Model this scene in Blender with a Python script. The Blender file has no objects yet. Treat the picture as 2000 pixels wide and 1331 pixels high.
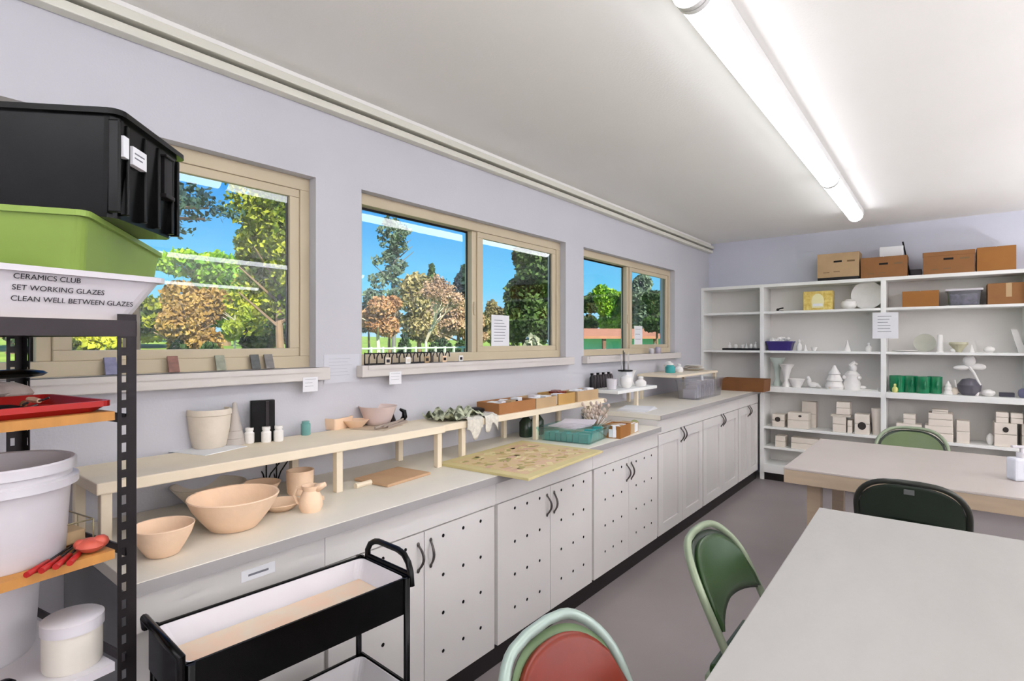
import bpy, bmesh, math, random
from mathutils import Vector, Matrix
random.seed(7)
PI = math.pi
scn = bpy.context.scene
COL = scn.collection
# ---------------------------------------------------------------- camera geometry (measuring helpers)
F = 1070.0; TH = math.atan(850 / 1070); c_, s_ = math.cos(TH), math.sin(TH)
CX, CY, CZ, HV = 2.19, 0.0, 1.46, 667.0
def at(u, v, d):
    xr = (u - 1000) / F * d
    return Vector((CX + xr * c_ - d * s_, CY + xr * s_ + d * c_, CZ - (v - HV) / F * d))
def onz(u, v, z): return at(u, v, F * (CZ - z) / (v - HV))
def ony(u, v, y):
    k = (u - 1000) / F; return at(u, v, (y - CY) / (k * s_ + c_))
def onx(u, v, x):
    k = (u - 1000) / F; return at(u, v, (x - CX) / (k * c_ - s_))
def depth(p): return -(p[0] - CX) * s_ + (p[1] - CY) * c_
# ---------------------------------------------------------------- materials
def lin(c):
    f = lambda v: (v / 12.92 if v <= .04045 else ((v + .055) / 1.055) ** 2.4)
    return tuple(f(x / 255) for x in c) + (1,)
MATS = {}
def mat(name, col, rough=.6, metal=0, var=.06, scale=8, bump=0, bscale=60, col2=None, spec=.4, coat=0, trans=0, alpha=1, emit=None, es=0, stretch=None, contrast=None):
    if name in MATS: return MATS[name]
    m = bpy.data.materials.new(name); m.use_nodes = True
    nt = m.node_tree; N = nt.nodes; L = nt.links
    b = N['Principled BSDF']
    b.inputs['Roughness'].default_value = rough; b.inputs['Metallic'].default_value = metal
    b.inputs['Specular IOR Level'].default_value = spec
    b.inputs['Coat Weight'].default_value = coat
    b.inputs['Transmission Weight'].default_value = trans
    b.inputs['Alpha'].default_value = alpha
    a = lin(col)
    if col2 is None:
        k = 1 - var; k2 = 1 + var
        c1 = tuple(x * k for x in a[:3]) + (1,); c2 = tuple(min(1, x * k2) for x in a[:3]) + (1,)
    else: c1, c2 = a, lin(col2)
    tc = N.new('ShaderNodeTexCoord'); mp = N.new('ShaderNodeMapping')
    if stretch: mp.inputs['Scale'].default_value = stretch
    nz = N.new('ShaderNodeTexNoise'); nz.inputs['Scale'].default_value = scale; nz.inputs['Detail'].default_value = 4
    rp = N.new('ShaderNodeValToRGB')
    lo, hi = contrast or (.3, .7)
    rp.color_ramp.elements[0].position = lo; rp.color_ramp.elements[1].position = hi
    rp.color_ramp.elements[0].color = c1; rp.color_ramp.elements[1].color = c2
    L.new(tc.outputs['Object'], mp.inputs['Vector']); L.new(mp.outputs['Vector'], nz.inputs['Vector'])
    L.new(nz.outputs['Fac'], rp.inputs['Fac']); L.new(rp.outputs['Color'], b.inputs['Base Color'])
    if bump:
        n2 = N.new('ShaderNodeTexNoise'); n2.inputs['Scale'].default_value = bscale; n2.inputs['Detail'].default_value = 3
        bp = N.new('ShaderNodeBump'); bp.inputs['Strength'].default_value = bump; bp.inputs['Distance'].default_value = .01
        L.new(mp.outputs['Vector'], n2.inputs['Vector']); L.new(n2.outputs['Fac'], bp.inputs['Height']); L.new(bp.outputs['Normal'], b.inputs['Normal'])
    if emit:
        b.inputs['Emission Color'].default_value = lin(emit); b.inputs['Emission Strength'].default_value = es
    MATS[name] = m; return m
def glassmat(name, tint=(1, 1, 1), rough=0.0, extra=.0):
    m = bpy.data.materials.new(name); m.use_nodes = True; nt = m.node_tree; N = nt.nodes; L = nt.links
    N.remove(N['Principled BSDF']); out = N['Material Output']
    t = N.new('ShaderNodeBsdfTransparent'); t.inputs['Color'].default_value = tint + (1,)
    g = N.new('ShaderNodeBsdfGlossy'); g.inputs['Roughness'].default_value = rough
    fr = N.new('ShaderNodeFresnel'); fr.inputs['IOR'].default_value = 1.5
    ad = N.new('ShaderNodeMath'); ad.operation = 'ADD'; ad.inputs[1].default_value = extra
    mx = N.new('ShaderNodeMixShader')
    gm = N.new('ShaderNodeNewGeometry'); iv = N.new('ShaderNodeMath'); iv.operation = 'SUBTRACT'; iv.inputs[0].default_value = 1
    mu = N.new('ShaderNodeMath'); mu.operation = 'MULTIPLY'
    L.new(gm.outputs['Backfacing'], iv.inputs[1]); L.new(iv.outputs[0], mu.inputs[1]); L.new(ad.outputs[0], mu.inputs[0])
    L.new(fr.outputs['Fac'], ad.inputs[0]); L.new(mu.outputs[0], mx.inputs['Fac'])
    L.new(t.outputs[0], mx.inputs[1]); L.new(g.outputs[0], mx.inputs[2]); L.new(mx.outputs[0], out.inputs['Surface'])
    return m
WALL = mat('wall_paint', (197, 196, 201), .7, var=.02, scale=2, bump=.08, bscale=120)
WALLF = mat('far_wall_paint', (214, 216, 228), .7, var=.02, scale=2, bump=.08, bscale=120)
CEIL = mat('ceiling_paint', (247, 245, 240), .8, var=.012, scale=1.5, bump=.1, bscale=90)
FLOOR = mat('floor_vinyl', (140, 131, 131), .3, var=.10, scale=1.2, bump=.04, bscale=150, spec=.35)
BLACKB = mat('black_rubber_base', (22, 14, 14), .45, var=.15)
CAB = mat('cabinet_paint', (214, 210, 206), .45, var=.02, scale=3)
CABP = mat('cabinet_panel_paint', (206, 202, 198), .5, var=.02, scale=3)
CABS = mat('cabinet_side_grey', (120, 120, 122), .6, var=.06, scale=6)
CTOP = mat('counter_top_white', (228, 222, 208), .4, var=.03, scale=5)
CEDGE = mat('counter_edge_grey', (160, 156, 154), .45, var=.03)
HOLE = mat('dark_hole', (22, 20, 20), .9)
BRASS = mat('dark_pewter', (88, 82, 80), .35, .7, var=.2, scale=20)
CREAM = mat('cream_painted_wood', (236, 222, 196), .5, var=.05, scale=6)
CREAM2 = mat('cream_post', (228, 214, 188), .5, var=.04)
VINYL = mat('tan_vinyl_frame', (196, 182, 154), .5, var=.03, scale=4)
SILL = mat('sill_paint', (210, 204, 198), .45, var=.02)
BKC = mat('bookcase_paint', (240, 240, 236), .45, var=.015, scale=3)
BKB = mat('bookcase_back', (232, 228, 222), .7, var=.03, scale=3)
GLASS = glassmat('window_glass', (1, 1, 1), 0, .02)
BLACK = mat('black_plastic', (4, 4, 4), .25, var=.2, scale=15, spec=.22)
BLACKM = mat('black_metal', (26, 24, 25), .4, .4, var=.2, scale=12)
GUN = mat('gunmetal_steel', (54, 48, 50), .42, .55, var=.15, scale=10)
STEELDK = mat('rack_steel', (40, 36, 37), .42, .5, var=.15, scale=10)
WHITEP = mat('white_plastic', (208, 204, 207), .4, var=.03)
WHITEC = mat('white_ceramic', (240, 237, 232), .5, var=.03, scale=20)
CLAY = mat('pink_bisque_clay', (242, 210, 178), .75, var=.05, scale=14, bump=.1)
CLAYG = mat('pale_grey_bisque', (226, 214, 196), .75, var=.05, scale=14, bump=.1)
ORNG = mat('orange_shelf_board', (186, 130, 66), .6, var=.12, scale=4, stretch=(1, 8, 1))
CARD = mat('cardboard', (142, 98, 58), .8, var=.08, scale=7)
CARD2 = mat('pale_cardboard', (184, 156, 118), .8, var=.07, scale=7)
CARD3 = mat('orange_cardboard', (154, 102, 48), .8, var=.08, scale=7)
PAPER = mat('white_paper', (232, 232, 234), .8, var=.02)
FAINT = mat('faded_paper', (206, 206, 212), .8, var=.01)
FAINTI = mat('faded_ink', (184, 184, 192), .8)
INK = mat('grey_ink', (120, 120, 128), .8)
INKD = mat('black_marker', (48, 46, 50), .8)
TABW = mat('white_table_cover', (166, 163, 158), .5, var=.025, scale=3, bump=.3, bscale=5, stretch=(4, 1, 1))
TABP = mat('beige_pink_laminate', (184, 174, 167), .35, var=.03, scale=4)
TABE = mat('beech_table_edge', (180, 160, 136), .5, var=.06, scale=5, stretch=(1, 1, 8))
GREENF = mat('sage_chair_enamel', (140, 152, 126), .35, .2, var=.05)
GREENV = mat('green_vinyl', (40, 66, 30), .3, var=.12, scale=5)
GREEND = mat('dark_green_enamel', (44, 54, 44), .35, var=.12, scale=5)
REDV = mat('red_vinyl', (112, 36, 16), .3, var=.14, scale=5)
LIME = mat('lime_green_plastic', (130, 156, 68), .45, var=.06, scale=5)
LIMES = mat('sage_green_plastic', (156, 174, 112), .5, var=.05, scale=5)
TEAL = mat('teal_plastic', (64, 160, 158), .3, var=.15, scale=12)
EMER = mat('emerald_glaze', (16, 122, 78), .12, var=.2, scale=15, spec=.7)
REDP = mat('red_tray_plastic', (168, 30, 26), .35, var=.1)
LAMP = mat('lamp_diffuser', (250, 250, 245), .5, emit=(246, 248, 255), es=6.8)
LAMPB = mat('lamp_body_white', (226, 226, 222), .5, var=.01)
# ---------------------------------------------------------------- mesh builder
class MB:
    def __init__(s): s.bm = bmesh.new(); s.mi = 0; s.mats = [None]
    def m(s, material):
        if material not in s.mats: s.mats.append(material)
        s.mi = s.mats.index(material); return s
    def _fin(s, nf0):
        s.bm.faces.ensure_lookup_table()
        for f in s.bm.faces[nf0:]: f.material_index = s.mi
    def box(s, x0, x1, y0, y1, z0, z1, bev=0, rot=0, piv=None):
        n0 = len(s.bm.faces)
        vs = [s.bm.verts.new((x, y, z)) for x in (x0, x1) for y in (y0, y1) for z in (z0, z1)]
        idx = [(0, 1, 3, 2), (4, 6, 7, 5), (0, 4, 5, 1), (2, 3, 7, 6), (0, 2, 6, 4), (1, 5, 7, 3)]
        fs = [s.bm.faces.new([vs[i] for i in q]) for q in idx]
        if bev:
            es = list({e for f in fs for e in f.edges})
            r = bmesh.ops.bevel(s.bm, geom=es, offset=bev, segments=2, affect='EDGES', profile=.6)
            vs = list({v for f in r['faces'] for v in f.verts} | {v for v in vs if v.is_valid})
        if rot:
            p = Vector(piv or ((x0 + x1) / 2, (y0 + y1) / 2, (z0 + z1) / 2))
            bmesh.ops.rotate(s.bm, cent=p, matrix=Matrix.Rotation(rot, 3, 'Z'), verts=[v for v in vs if v.is_valid])
        if not bev:
            for f in fs: f.material_index = s.mi
        if bev:
            vset = set(v for v in vs if v.is_valid)
            for v in vset:
                for f in v.link_faces: f.material_index = s.mi
        return s
    def quad(s, *p):
        f = s.bm.faces.new([s.bm.verts.new(q) for q in p]); f.material_index = s.mi; return s
    def taper(s, z0, z1, r0, r1, open_top=True, th=.004, rim=0, cx=0, cy=0, cr=.0, nb=4):
        """hollow tapered rectangular tub, r0=(hx,hy) bottom half sizes, r1 top"""
        def ring(hx, hy, z, crn):
            pts = []
            for (sx, sy, a0) in ((1, 1, 0), (-1, 1, 90), (-1, -1, 180), (1, -1, 270)):
                for k in range(nb + 1):
                    a = math.radians(a0 + 90 * k / nb)
                    pts.append((cx + sx * (hx - crn) + crn * math.cos(a), cy + sy * (hy - crn) + crn * math.sin(a), z))
            return [s.bm.verts.new(p) for p in pts]
        cr = cr or min(r0) * .12
        rings = [ring(r0[0], r0[1], z0, cr), ring(r1[0], r1[1], z1 - (rim and .012), cr)]
        if rim:
            rings += [ring(r1[0] + rim, r1[1] + rim, z1 - .012, cr), ring(r1[0] + rim, r1[1] + rim, z1, cr)]
        rings += [ring(r1[0] - th, r1[1] - th, z1, cr), ring(r0[0] - th, r0[1] - th, z0 + th, cr)]
        if not open_top: rings = rings[:-2]
        n = len(rings[0]); fs = []
        fs.append(s.bm.faces.new(list(reversed(rings[0]))))
        for a, b in zip(rings, rings[1:]):
            for i in range(n):
                fs.append(s.bm.faces.new((a[i], a[(i + 1) % n], b[(i + 1) % n], b[i])))
        fs.append(s.bm.faces.new(rings[-1]))
        for f in fs: f.material_index = s.mi
        return s
    def lathe(s, prof, cx=0, cy=0, z=0, n=28, sy=1, wob=0):
        """prof list (r,z)"""
        rings = []; fs = []
        for (r, zz) in prof:
            if r < 1e-5: rings.append([s.bm.verts.new((cx, cy, z + zz))])
            else: rings.append([s.bm.verts.new((cx + r * (1 + wob * math.sin(3 * 2 * PI * i / n)) * math.cos(2 * PI * i / n), cy + sy * r * math.sin(2 * PI * i / n), z + zz)) for i in range(n)])
        for a, b in zip(rings, rings[1:]):
            for i in range(n):
                j = (i + 1) % n
                if len(a) == 1 and len(b) == 1: continue
                if len(a) == 1: fs.append(s.bm.faces.new((a[0], b[j], b[i])))
                elif len(b) == 1: fs.append(s.bm.faces.new((a[i], a[j], b[0])))
                else: fs.append(s.bm.faces.new((a[i], a[j], b[j], b[i])))
        for f in fs: f.material_index = s.mi; f.smooth = True
        return s
    def ball(s, x, y, z, rx, ry=None, rz=None, n=12):
        ry = ry or rx; rz = rz or rx
        k = 6
        prof = [(math.sin(PI * i / k), -math.cos(PI * i / k)) for i in range(k + 1)]
        old = set(s.bm.verts)
        s.lathe([(max(0, p[0]) if 0 < i < k else 0, p[1]) for i, p in enumerate(prof)], n=n)
        for v in [w for w in s.bm.verts if w not in old]: v.co = Vector((x + v.co.x * rx, y + v.co.y * ry, z + v.co.z * rz))
        return s
    def tube(s, pts, r, n=8, closed=False, cap=True):
        pts = [Vector(p) for p in pts]; rings = []; m = len(pts)
        rs = r if isinstance(r, (list, tuple)) else [r] * m
        up = None
        for i, p in enumerate(pts):
            if closed: t = pts[(i + 1) % m] - pts[i - 1]
            else: t = pts[min(i + 1, m - 1)] - pts[max(i - 1, 0)]
            if t.length < 1e-9: t = Vector((0, 0, 1))
            t.normalize()
            if up is None: up = Vector((0, 0, 1)) if abs(t.z) < .9 else Vector((1, 0, 0))
            a = (up - t * up.dot(t)); a.normalize(); b = t.cross(a); up = a
            rings.append([s.bm.verts.new(p + (a * math.cos(2 * PI * k / n) + b * math.sin(2 * PI * k / n)) * rs[i]) for k in range(n)])
        fs = []
        for i in range(m if closed else m - 1):
            A, B = rings[i], rings[(i + 1) % m]
            for k in range(n): fs.append(s.bm.faces.new((A[k], A[(k + 1) % n], B[(k + 1) % n], B[k])))
        for f in fs: f.smooth = True
        if cap and not closed: fs.append(s.bm.faces.new(list(reversed(rings[0])))); fs.append(s.bm.faces.new(rings[-1]))
        for f in fs: f.material_index = s.mi
        return s
    def prism(s, poly, a0, a1, axis='x'):
        def P(p, a): return {'x': (a, p[0], p[1]), 'y': (p[0], a, p[1]), 'z': (p[0], p[1], a)}[axis]
        A = [s.bm.verts.new(P(p, a0)) for p in poly]; B = [s.bm.verts.new(P(p, a1)) for p in poly]
        fs = [s.bm.faces.new(A), s.bm.faces.new(list(reversed(B)))]
        n = len(poly)
        for i in range(n): fs.append(s.bm.faces.new((A[i], B[i], B[(i + 1) % n], A[(i + 1) % n])))
        for f in fs: f.material_index = s.mi
        return s
    def build(s, name, material, parent=None, loc=None, rotz=None):
        s.mats[0] = material
        bmesh.ops.recalc_face_normals(s.bm, faces=s.bm.faces)
        for e in s.bm.edges:
            if len(e.link_faces) == 2 and e.calc_face_angle(0) > .7: e.smooth = False
        me = bpy.data.meshes.new(name); s.bm.to_mesh(me); s.bm.free()
        for m in s.mats: me.materials.append(m)
        o = bpy.data.objects.new(name, me); COL.objects.link(o)
        if parent: o.parent = parent
        if loc is not None: o.location = loc
        if rotz is not None: o.rotation_euler.z = rotz
        return o
LABELS = set()
def tag(o, label, cat, group=None, kind=None):
    o['label'] = label; o['category'] = cat
    if group: o['group'] = group
    if kind: o['kind'] = kind
    if label in LABELS: print('DUP LABEL', label)
    LABELS.add(label)
    return o
def thing(name, label, cat, loc=(0, 0, 0), rotz=0, group=None):
    o = bpy.data.objects.new(name, None); COL.objects.link(o); o.empty_display_size = .05
    o.location = loc; o.rotation_euler.z = rotz
    return tag(o, label, cat, group)
def single(name, mb, material, label, cat, loc=(0, 0, 0), rotz=0, group=None):
    o = mb.build(name, material, None, loc, rotz); return tag(o, label, cat, group)
def struct(name, mb=None, material=None, loc=None):
    if mb: o = mb.build(name, material)
    else: o = bpy.data.objects.new(name, None); COL.objects.link(o)
    if loc is not None: o.location = loc
    o['kind'] = 'structure'; return o
def text(name, body, size, material, parent, M, extr=.0002, align='LEFT'):
    cu = bpy.data.curves.new(name, 'FONT'); cu.body = body; cu.size = size; cu.extrude = extr; cu.align_x = align
    cu.materials.append(material)
    t = bpy.data.objects.new('tmp', cu); COL.objects.link(t)
    dg = bpy.context.evaluated_depsgraph_get(); me = bpy.data.meshes.new_from_object(t.evaluated_get(dg))
    bpy.data.objects.remove(t)
    o = bpy.data.objects.new(name, me); COL.objects.link(o); o.parent = parent; o.matrix_local = M
    if not me.materials: me.materials.append(material)
    return o
# ================================================================ ROOM SHELL
XR, YN, YF, ZC = 10.6, -3.2, 6.49, 2.60
WT = .16
struct('floor', MB().box(-WT, XR + .1, YN - .1, YF + .1, -.1, 0), FLOOR)
struct('ceiling', MB().box(-WT, XR + .1, YN - .1, YF + .1, ZC, ZC + .12), CEIL)
WY = [(-.43, 1.36), (1.601, 3.391), (3.643, 5.445)]
WZ0, WZ1 = 1.325, 2.186
mb = MB()
mb.box(-WT, 0, YN - .1, YF + .1, 0, WZ0); mb.box(-WT, 0, YN - .1, YF + .1, WZ1, ZC)
ys = [YN - .1] + [y for w in WY for y in w] + [YF + .1]
for i in range(0, len(ys), 2): mb.box(-WT, 0, ys[i], ys[i + 1], WZ0, WZ1)
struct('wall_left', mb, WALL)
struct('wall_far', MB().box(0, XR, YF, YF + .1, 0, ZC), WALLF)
struct('wall_right', MB().box(XR, XR + .1, YN, YF, 0, ZC), WALL)
struct('wall_near', MB().box(0, XR, YN - .1, YN, 0, ZC), WALL)
# ---- windows
for i, (y0, y1) in enumerate(WY):
    w = struct('window_%d' % (i + 1), loc=(0, 0, 0))
    X0, X1 = -.12, -.05
    zb = WZ0 + .02
    fr = MB()
    fw = .055
    fr.box(X0, X1, y0, y1, WZ1 - fw, WZ1, .003); fr.box(X0, X1, y0, y1, zb, zb + .05, .003)
    fr.box(X0, X1, y0, y0 + .04, zb + .05, WZ1 - fw, .003); fr.box(X0, X1, y1 - .045, y1, zb + .05, WZ1 - fw, .003)
    fr.build('window_frame', VINYL, w)
    ym = (y0 + y1) / 2
    ms = MB(); ms.box(-.125, -.068, ym - .045, ym - .005, zb + .05, WZ1 - fw, .003); ms.build('meeting_stile', VINYL, w)
    lk = MB(); lk.box(-.068, -.058, ym - .032, ym - .018, 1.62, 1.70, .003); lk.build('latch', VINYL, w)
    # sliding sash on the right half (inner track)
    ss = MB(); a, b = ym - .005, y1 - .045; t = .055; X2, X3 = -.085, -.058
    ss.box(X2, X3, a, b, WZ1 - fw - .035, WZ1 - fw, .003); ss.box(X2, X3, a, b, zb + .05, zb + .05 + .035, .003)
    ss.box(X2, X3, a, a + .05, zb + .085, WZ1 - fw - .035, .003); ss.box(X2, X3, b - .045, b, zb + .085, WZ1 - fw - .035, .003)
    ss.build('sliding_sash', VINYL, w)
    gk = MB()
    gk.box(-.108, -.104, y0 + .04, ym - .045, WZ1 - fw - .012, WZ1 - fw); gk.box(-.078, -.074, b - .055, b - .045, zb + .085, WZ1 - fw - .035)
    gk.box(-.108, -.104, ym - .053, ym - .045, zb + .05, WZ1 - fw - .012)
    gk.build('gasket', BLACKM, w)
    MB().box(-.112, -.108, y0 + .04, ym - .045, zb + .05, WZ1 - fw).build('pane', GLASS, w)
    MB().box(-.074, -.070, a + .05, b - .045, zb + .085, WZ1 - fw - .035).build('pane', GLASS, w)
    sl = MB(); sl.box(-.13, .055, y0 + .001, y1 - .001, WZ0, WZ0 + .02); sl.box(.001, .05, y0 - .03, y1 + .04, WZ0 - .035, WZ0 + .02, .004)
    sl.build('sill', SILL, w)
# ---- conduit rails along the top of the left wall
RAIL = mat('cream_rail_enamel', (222, 220, 206), .45, var=.02)
r_ = struct('trim_1', loc=(0, 0, 0))
MB().box(.001, .05, YN + .01, YF - .02, 2.487, 2.519, .005).build('lower_rail', RAIL, r_)
MB().box(.001, .06, YN + .01, YF - .02, 2.534, 2.568, .005).build('upper_rail', RAIL, r_)
MB().box(.001, .012, YN + .01, YF - .03, 2.518, 2.535).build('slot', BLACKM, r_)
MB().box(.001, .030, YN + .01, YF - .03, 2.572, 2.599).build('cover_strip', CEIL, r_)
mb = MB(); mb.box(.66, XR, YF - .30, YF - .29, 0, .085)
struct('baseboard_far', MB().box(3.63, XR, YF - .012, YF, 0, .1), BLACKB)
# ================================================================ CEILING LIGHTS
def lamp(x, y0, y1, label, ends=(True, True)):
    t = thing('ceiling_light', label, 'ceiling light', (x, y0, ZC), 0, 'wraparound fluorescent lights')
    L_ = y1 - y0
    MB().box(-.062, .062, .0, L_, -.044, -.0005, .003).build('housing', LAMPB, t)
    pr = [(.055 * math.cos(a), -.0445 - .052 * math.sin(a)) for a in [PI - PI * k / 16 for k in range(17)]]
    MB().prism(pr, .02, L_ - .02, 'y').build('diffuser', LAMP, t)
    p2 = [(p[0] * 1.05, -.0445 + (p[1] + .0445) * 1.05) for p in pr]
    for a, b in ((0, .02), (L_ - .02, L_)):
        MB().prism(p2, a, b, 'y').build('end_cap', LAMPB, t)
    return t
lamp(1.564, -1.0, 1.70, 'long wraparound ceiling light cut off by the top of the picture, nearest one')
lamp(1.564, 1.705, 4.25, 'long wraparound ceiling light running down the middle of the ceiling')
lamp(1.564, 4.255, 5.61, 'short wraparound ceiling light nearest the far wall')
for (x, a, b) in ((5.2, -2.4, .1), (5.2, .11, 2.6), (5.2, 2.61, 5.6), (8.8, -2.4, .1), (8.8, .11, 2.6), (8.8, 2.61, 5.6)):
    lamp(x, a, b, 'wraparound ceiling light in the row at x %.0f, from y %.0f metres' % (x, a)).__setitem__('label', 'wraparound ceiling light of the right-hand rows beyond the frame')
lamp(1.564, -3.1, -1.05, 'wraparound ceiling light behind the viewpoint')
UZ = 1.05
def fill_uplight(x, y, m_=None):  # unseen fill light, added only to brighten the ceiling
    t = thing('fill_uplighter', 'added white bowl fill light brightening the ceiling from beyond the frame', 'fill light', (x, y, 0), 0, 'added fill lights beyond the frame')
    MB().lathe([(0, 0), (.12, .01), (.2, .06), (.24, .13), (.235, .13), (.19, .07), (0, .05)], z=UZ).build('bowl', LAMPB, t)
    MB().lathe([(.19, .075), (0, .075)], z=UZ, n=24).build('light_disc', m_ or UPL, t)
    MB().tube([(0, 0, .02), (0, 0, UZ + .005)], .012, 8).build('pole', LAMPB, t); MB().lathe([(0, 0), (.15, 0), (.15, .015), (.02, .025), (0, .025)]).build('base', LAMPB, t)
UPL = mat('fill_disc', (250, 250, 245), .5, emit=(248, 248, 255), es=150)
UPS = mat('fill_disc_soft', (250, 250, 245), .5, emit=(248, 248, 255), es=48)
UPN = mat('fill_disc_dim', (250, 250, 245), .5, emit=(248, 248, 255), es=50)
for x in (4.0, 6.8, 9.4):
    for y in (-2.2, .2, 2.6, 5.0): fill_uplight(x, y, UPS if x == 4.0 else None)
for x, y in ((1.0, -2.3), (2.6, -1.6)): fill_uplight(x, y, UPN)
# ================================================================ BASE CABINETS
XF = .617; DT = .02
def holed_door(mb, y0, y1, z0, z1, cols, rows, xf, r=.0075):
    """door slab with round holes drilled in its front (+x) face"""
    cy = [y0]; 
    hs = .02
    ysx = [y0] + [v for c in cols for v in (c - hs, c + hs)] + [y1]
    zsx = [z0] + [v for c in rows for v in (c - hs, c + hs)] + [z1]
    bm = mb.bm; n = 12
    V = {}
    def v(x, y, z):
        k = (round(x, 5), round(y, 5), round(z, 5))
        if k not in V: V[k] = bm.verts.new((x, y, z))
        return V[k]
    for i in range(len(ysx) - 1):
        for j in range(len(zsx) - 1):
            a, b, c, d = ysx[i], ysx[i + 1], zsx[j], zsx[j + 1]
            if i % 2 == 1 and j % 2 == 1:
                cyy, czz = (a + b) / 2, (c + d) / 2
                ring = [v(xf, cyy + r * math.cos(2 * PI * k / n + PI / 4), czz + r * math.sin(2 * PI * k / n + PI / 4)) for k in range(n)]
                inn = [bm.verts.new((xf - .015, cyy + r * math.cos(2 * PI * k / n + PI / 4), czz + r * math.sin(2 * PI * k / n + PI / 4))) for k in range(n)]
                cor = [v(xf, b, d), v(xf, a, d), v(xf, a, c), v(xf, b, c)]
                for q in range(4):
                    k0 = q * 3
                    f = bm.faces.new([cor[q]] + [cor[(q + 1) % 4]] + [ring[(k0 + 3 - e) % n] for e in range(4)]); f.material_index = mb.mi
                dk = mb.mats.index(HOLE)
                for k in range(n):
                    f = bm.faces.new((ring[k], ring[(k + 1) % n], inn[(k + 1) % n], inn[k])); f.material_index = dk
                f = bm.faces.new(inn); f.material_index = dk
            else:
                f = bm.faces.new((v(xf, a, c), v(xf, b, c), v(xf, b, d), v(xf, a, d))); f.material_index = mb.mi
    # sides and back
    X = xf - DT
    bpts = [(X, y0, z0), (X, y1, z0), (X, y1, z1), (X, y0, z1)]
    fpts = [(xf, y0, z0), (xf, y1, z0), (xf, y1, z1), (xf, y0, z1)]
    for k in range(4):
        mb.quad(fpts[k], fpts[(k + 1) % 4], bpts[(k + 1) % 4], bpts[k])
    mb.quad(*bpts)
def pull(parent, y, z, h=.10, x=XF, bend=.0):
    m = MB()
    pts = [(x + .001 + .026 * math.sin(PI * k / 10), y + bend * math.sin(PI * k / 10), z - h / 2 + h * k / 10) for k in range(11)]
    m.tube(pts, [.0045 if k in (0, 10) else .0035 + .002 * math.sin(PI * k / 10) for k in range(11)], 8)
    m.ball(x + .003, y, z + h / 2, .004, .007, .009, 8); m.ball(x + .003, y, z - h / 2, .004, .007, .009, 8)
    return m.build('handle', BRASS, parent)
def cabinet(y0, y1, kind, label, ztop):
    t = thing('base_cabinet', label, 'cabinet', (0, y0, 0), 0, 'base cabinets under the windows')
    L_ = y1 - y0
    b = MB(); b.m(CAB).box(.02, XF - DT, .001, L_ - .001, .096, ztop - .035)
    b.box(XF - DT, XF - .001, .001, L_ - .001, ztop - .135, ztop - .035)
    if kind == 'side':
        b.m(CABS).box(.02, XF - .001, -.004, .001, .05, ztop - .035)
    b.build('body', CAB, t)
    zt = ztop - .14; zb = .098
    if kind == 'plain': spans = [(.006, L_ - .004)]
    elif kind == 'side': spans = [(.05, L_ - .004)]
    else: spans = [(.012, L_ / 2 - .002), (L_ / 2 + .002, L_ - .012)]
    for k, (a, c) in enumerate(spans):
        if kind == 'peg' :
            m = MB(); m.m(CAB).m(HOLE); m.mi = 0
            w = c - a
            cols = [a + w * f for f in ((.30, .53, .78) if k == 0 else (.24, .52, .78))]
            rows = [zt - .025 - .145 * (3 - q) for q in range(4)]
            rows = [.225, .378, .53, .685] 
            holed_door(m, a, c, zb, zt, cols, rows, XF)
            d = m.build('door', CAB, t)
        elif kind == 'shaker':
            m = MB(); s = .075
            m.box(XF - DT, XF, a, c, zt - s, zt, .002); m.box(XF - DT, XF, a, c, zb, zb + s, .002)
            m.box(XF - DT, XF, a, a + s, zb + s, zt - s); m.box(XF - DT, XF, c - s, c, zb + s, zt - s)
            d = m.build('door', CAB, t)
            MB().box(XF - DT, XF - .011, a + s, c - s, zb + s, zt - s).build('panel', CABP, d)
        else:
            d = MB().box(XF - DT, XF, a, c, zb, zt, .002).build('door', CAB, t)
        if kind != 'side':
            hy = c - .03 if k == 0 and kind != 'plain' else a + .03
            if kind == 'plain': hy = c - .03
            pull(d, hy, zt - (.09 if kind != 'shaker' else .05), .1, XF, .006 * (1 if k == 0 else -1))
    return t
ZP, ZS = .868, .945
cabinet(.475, 1.01, 'side', 'plain white cabinet end nearest the steel rack, behind the black cart', ZP)
def lab_peg(s): return 'white base cabinet with two drilled doors, ' + s
cabinet(1.01, 1.866, 'peg', lab_peg('right behind the black cart handle'), ZP)
cabinet(1.866, 2.718, 'peg', lab_peg('below the tile printed board'), ZP)
cabinet(2.718, 3.609, 'peg', lab_peg('farthest one, beside the panelled cabinets'), ZP)
cabinet(3.609, 4.506, 'shaker', 'white panelled base cabinet next to the drilled doors', ZS)
cabinet(4.506, 5.479, 'shaker', 'white panelled base cabinet, middle one of the taller run', ZS)
cabinet(5.479, 6.18, 'shaker', 'white panelled base cabinet against the bookcase', ZS)
struct('baseboard_left', MB().box(.03, .598, .52, 6.19, 0, .094), BLACKB)
m = MB(); m.m(CTOP).box(.001, .640, .468, 3.607, ZP - .034, ZP, .003); m.m(CEDGE).box(.638, .644, .47, 3.605, ZP - .033, ZP - .002)
single('countertop', m, CTOP, 'long white countertop over the drilled cabinets, covered in pottery', 'countertop')
m = MB(); m.m(CTOP).box(.001, .636, 3.609, 6.185, ZS - .034, ZS, .003); m.m(CEDGE).box(.634, .64, 3.611, 6.183, ZS - .033, ZS - .002)
single('countertop', m, CTOP, 'higher white countertop over the panelled cabinets', 'countertop')
p = onx(505, 1112, XF)
m = MB(); m.box(0, .001, -.05, .05, -.016, .016); m.m(INK).box(.001, .0013, -.03, .03, -.004, .002)
single('paper_label', m, PAPER, 'small white paper label stuck on the cabinet rail above the black cart', 'label', (XF - .001, p.y, .787))
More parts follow.
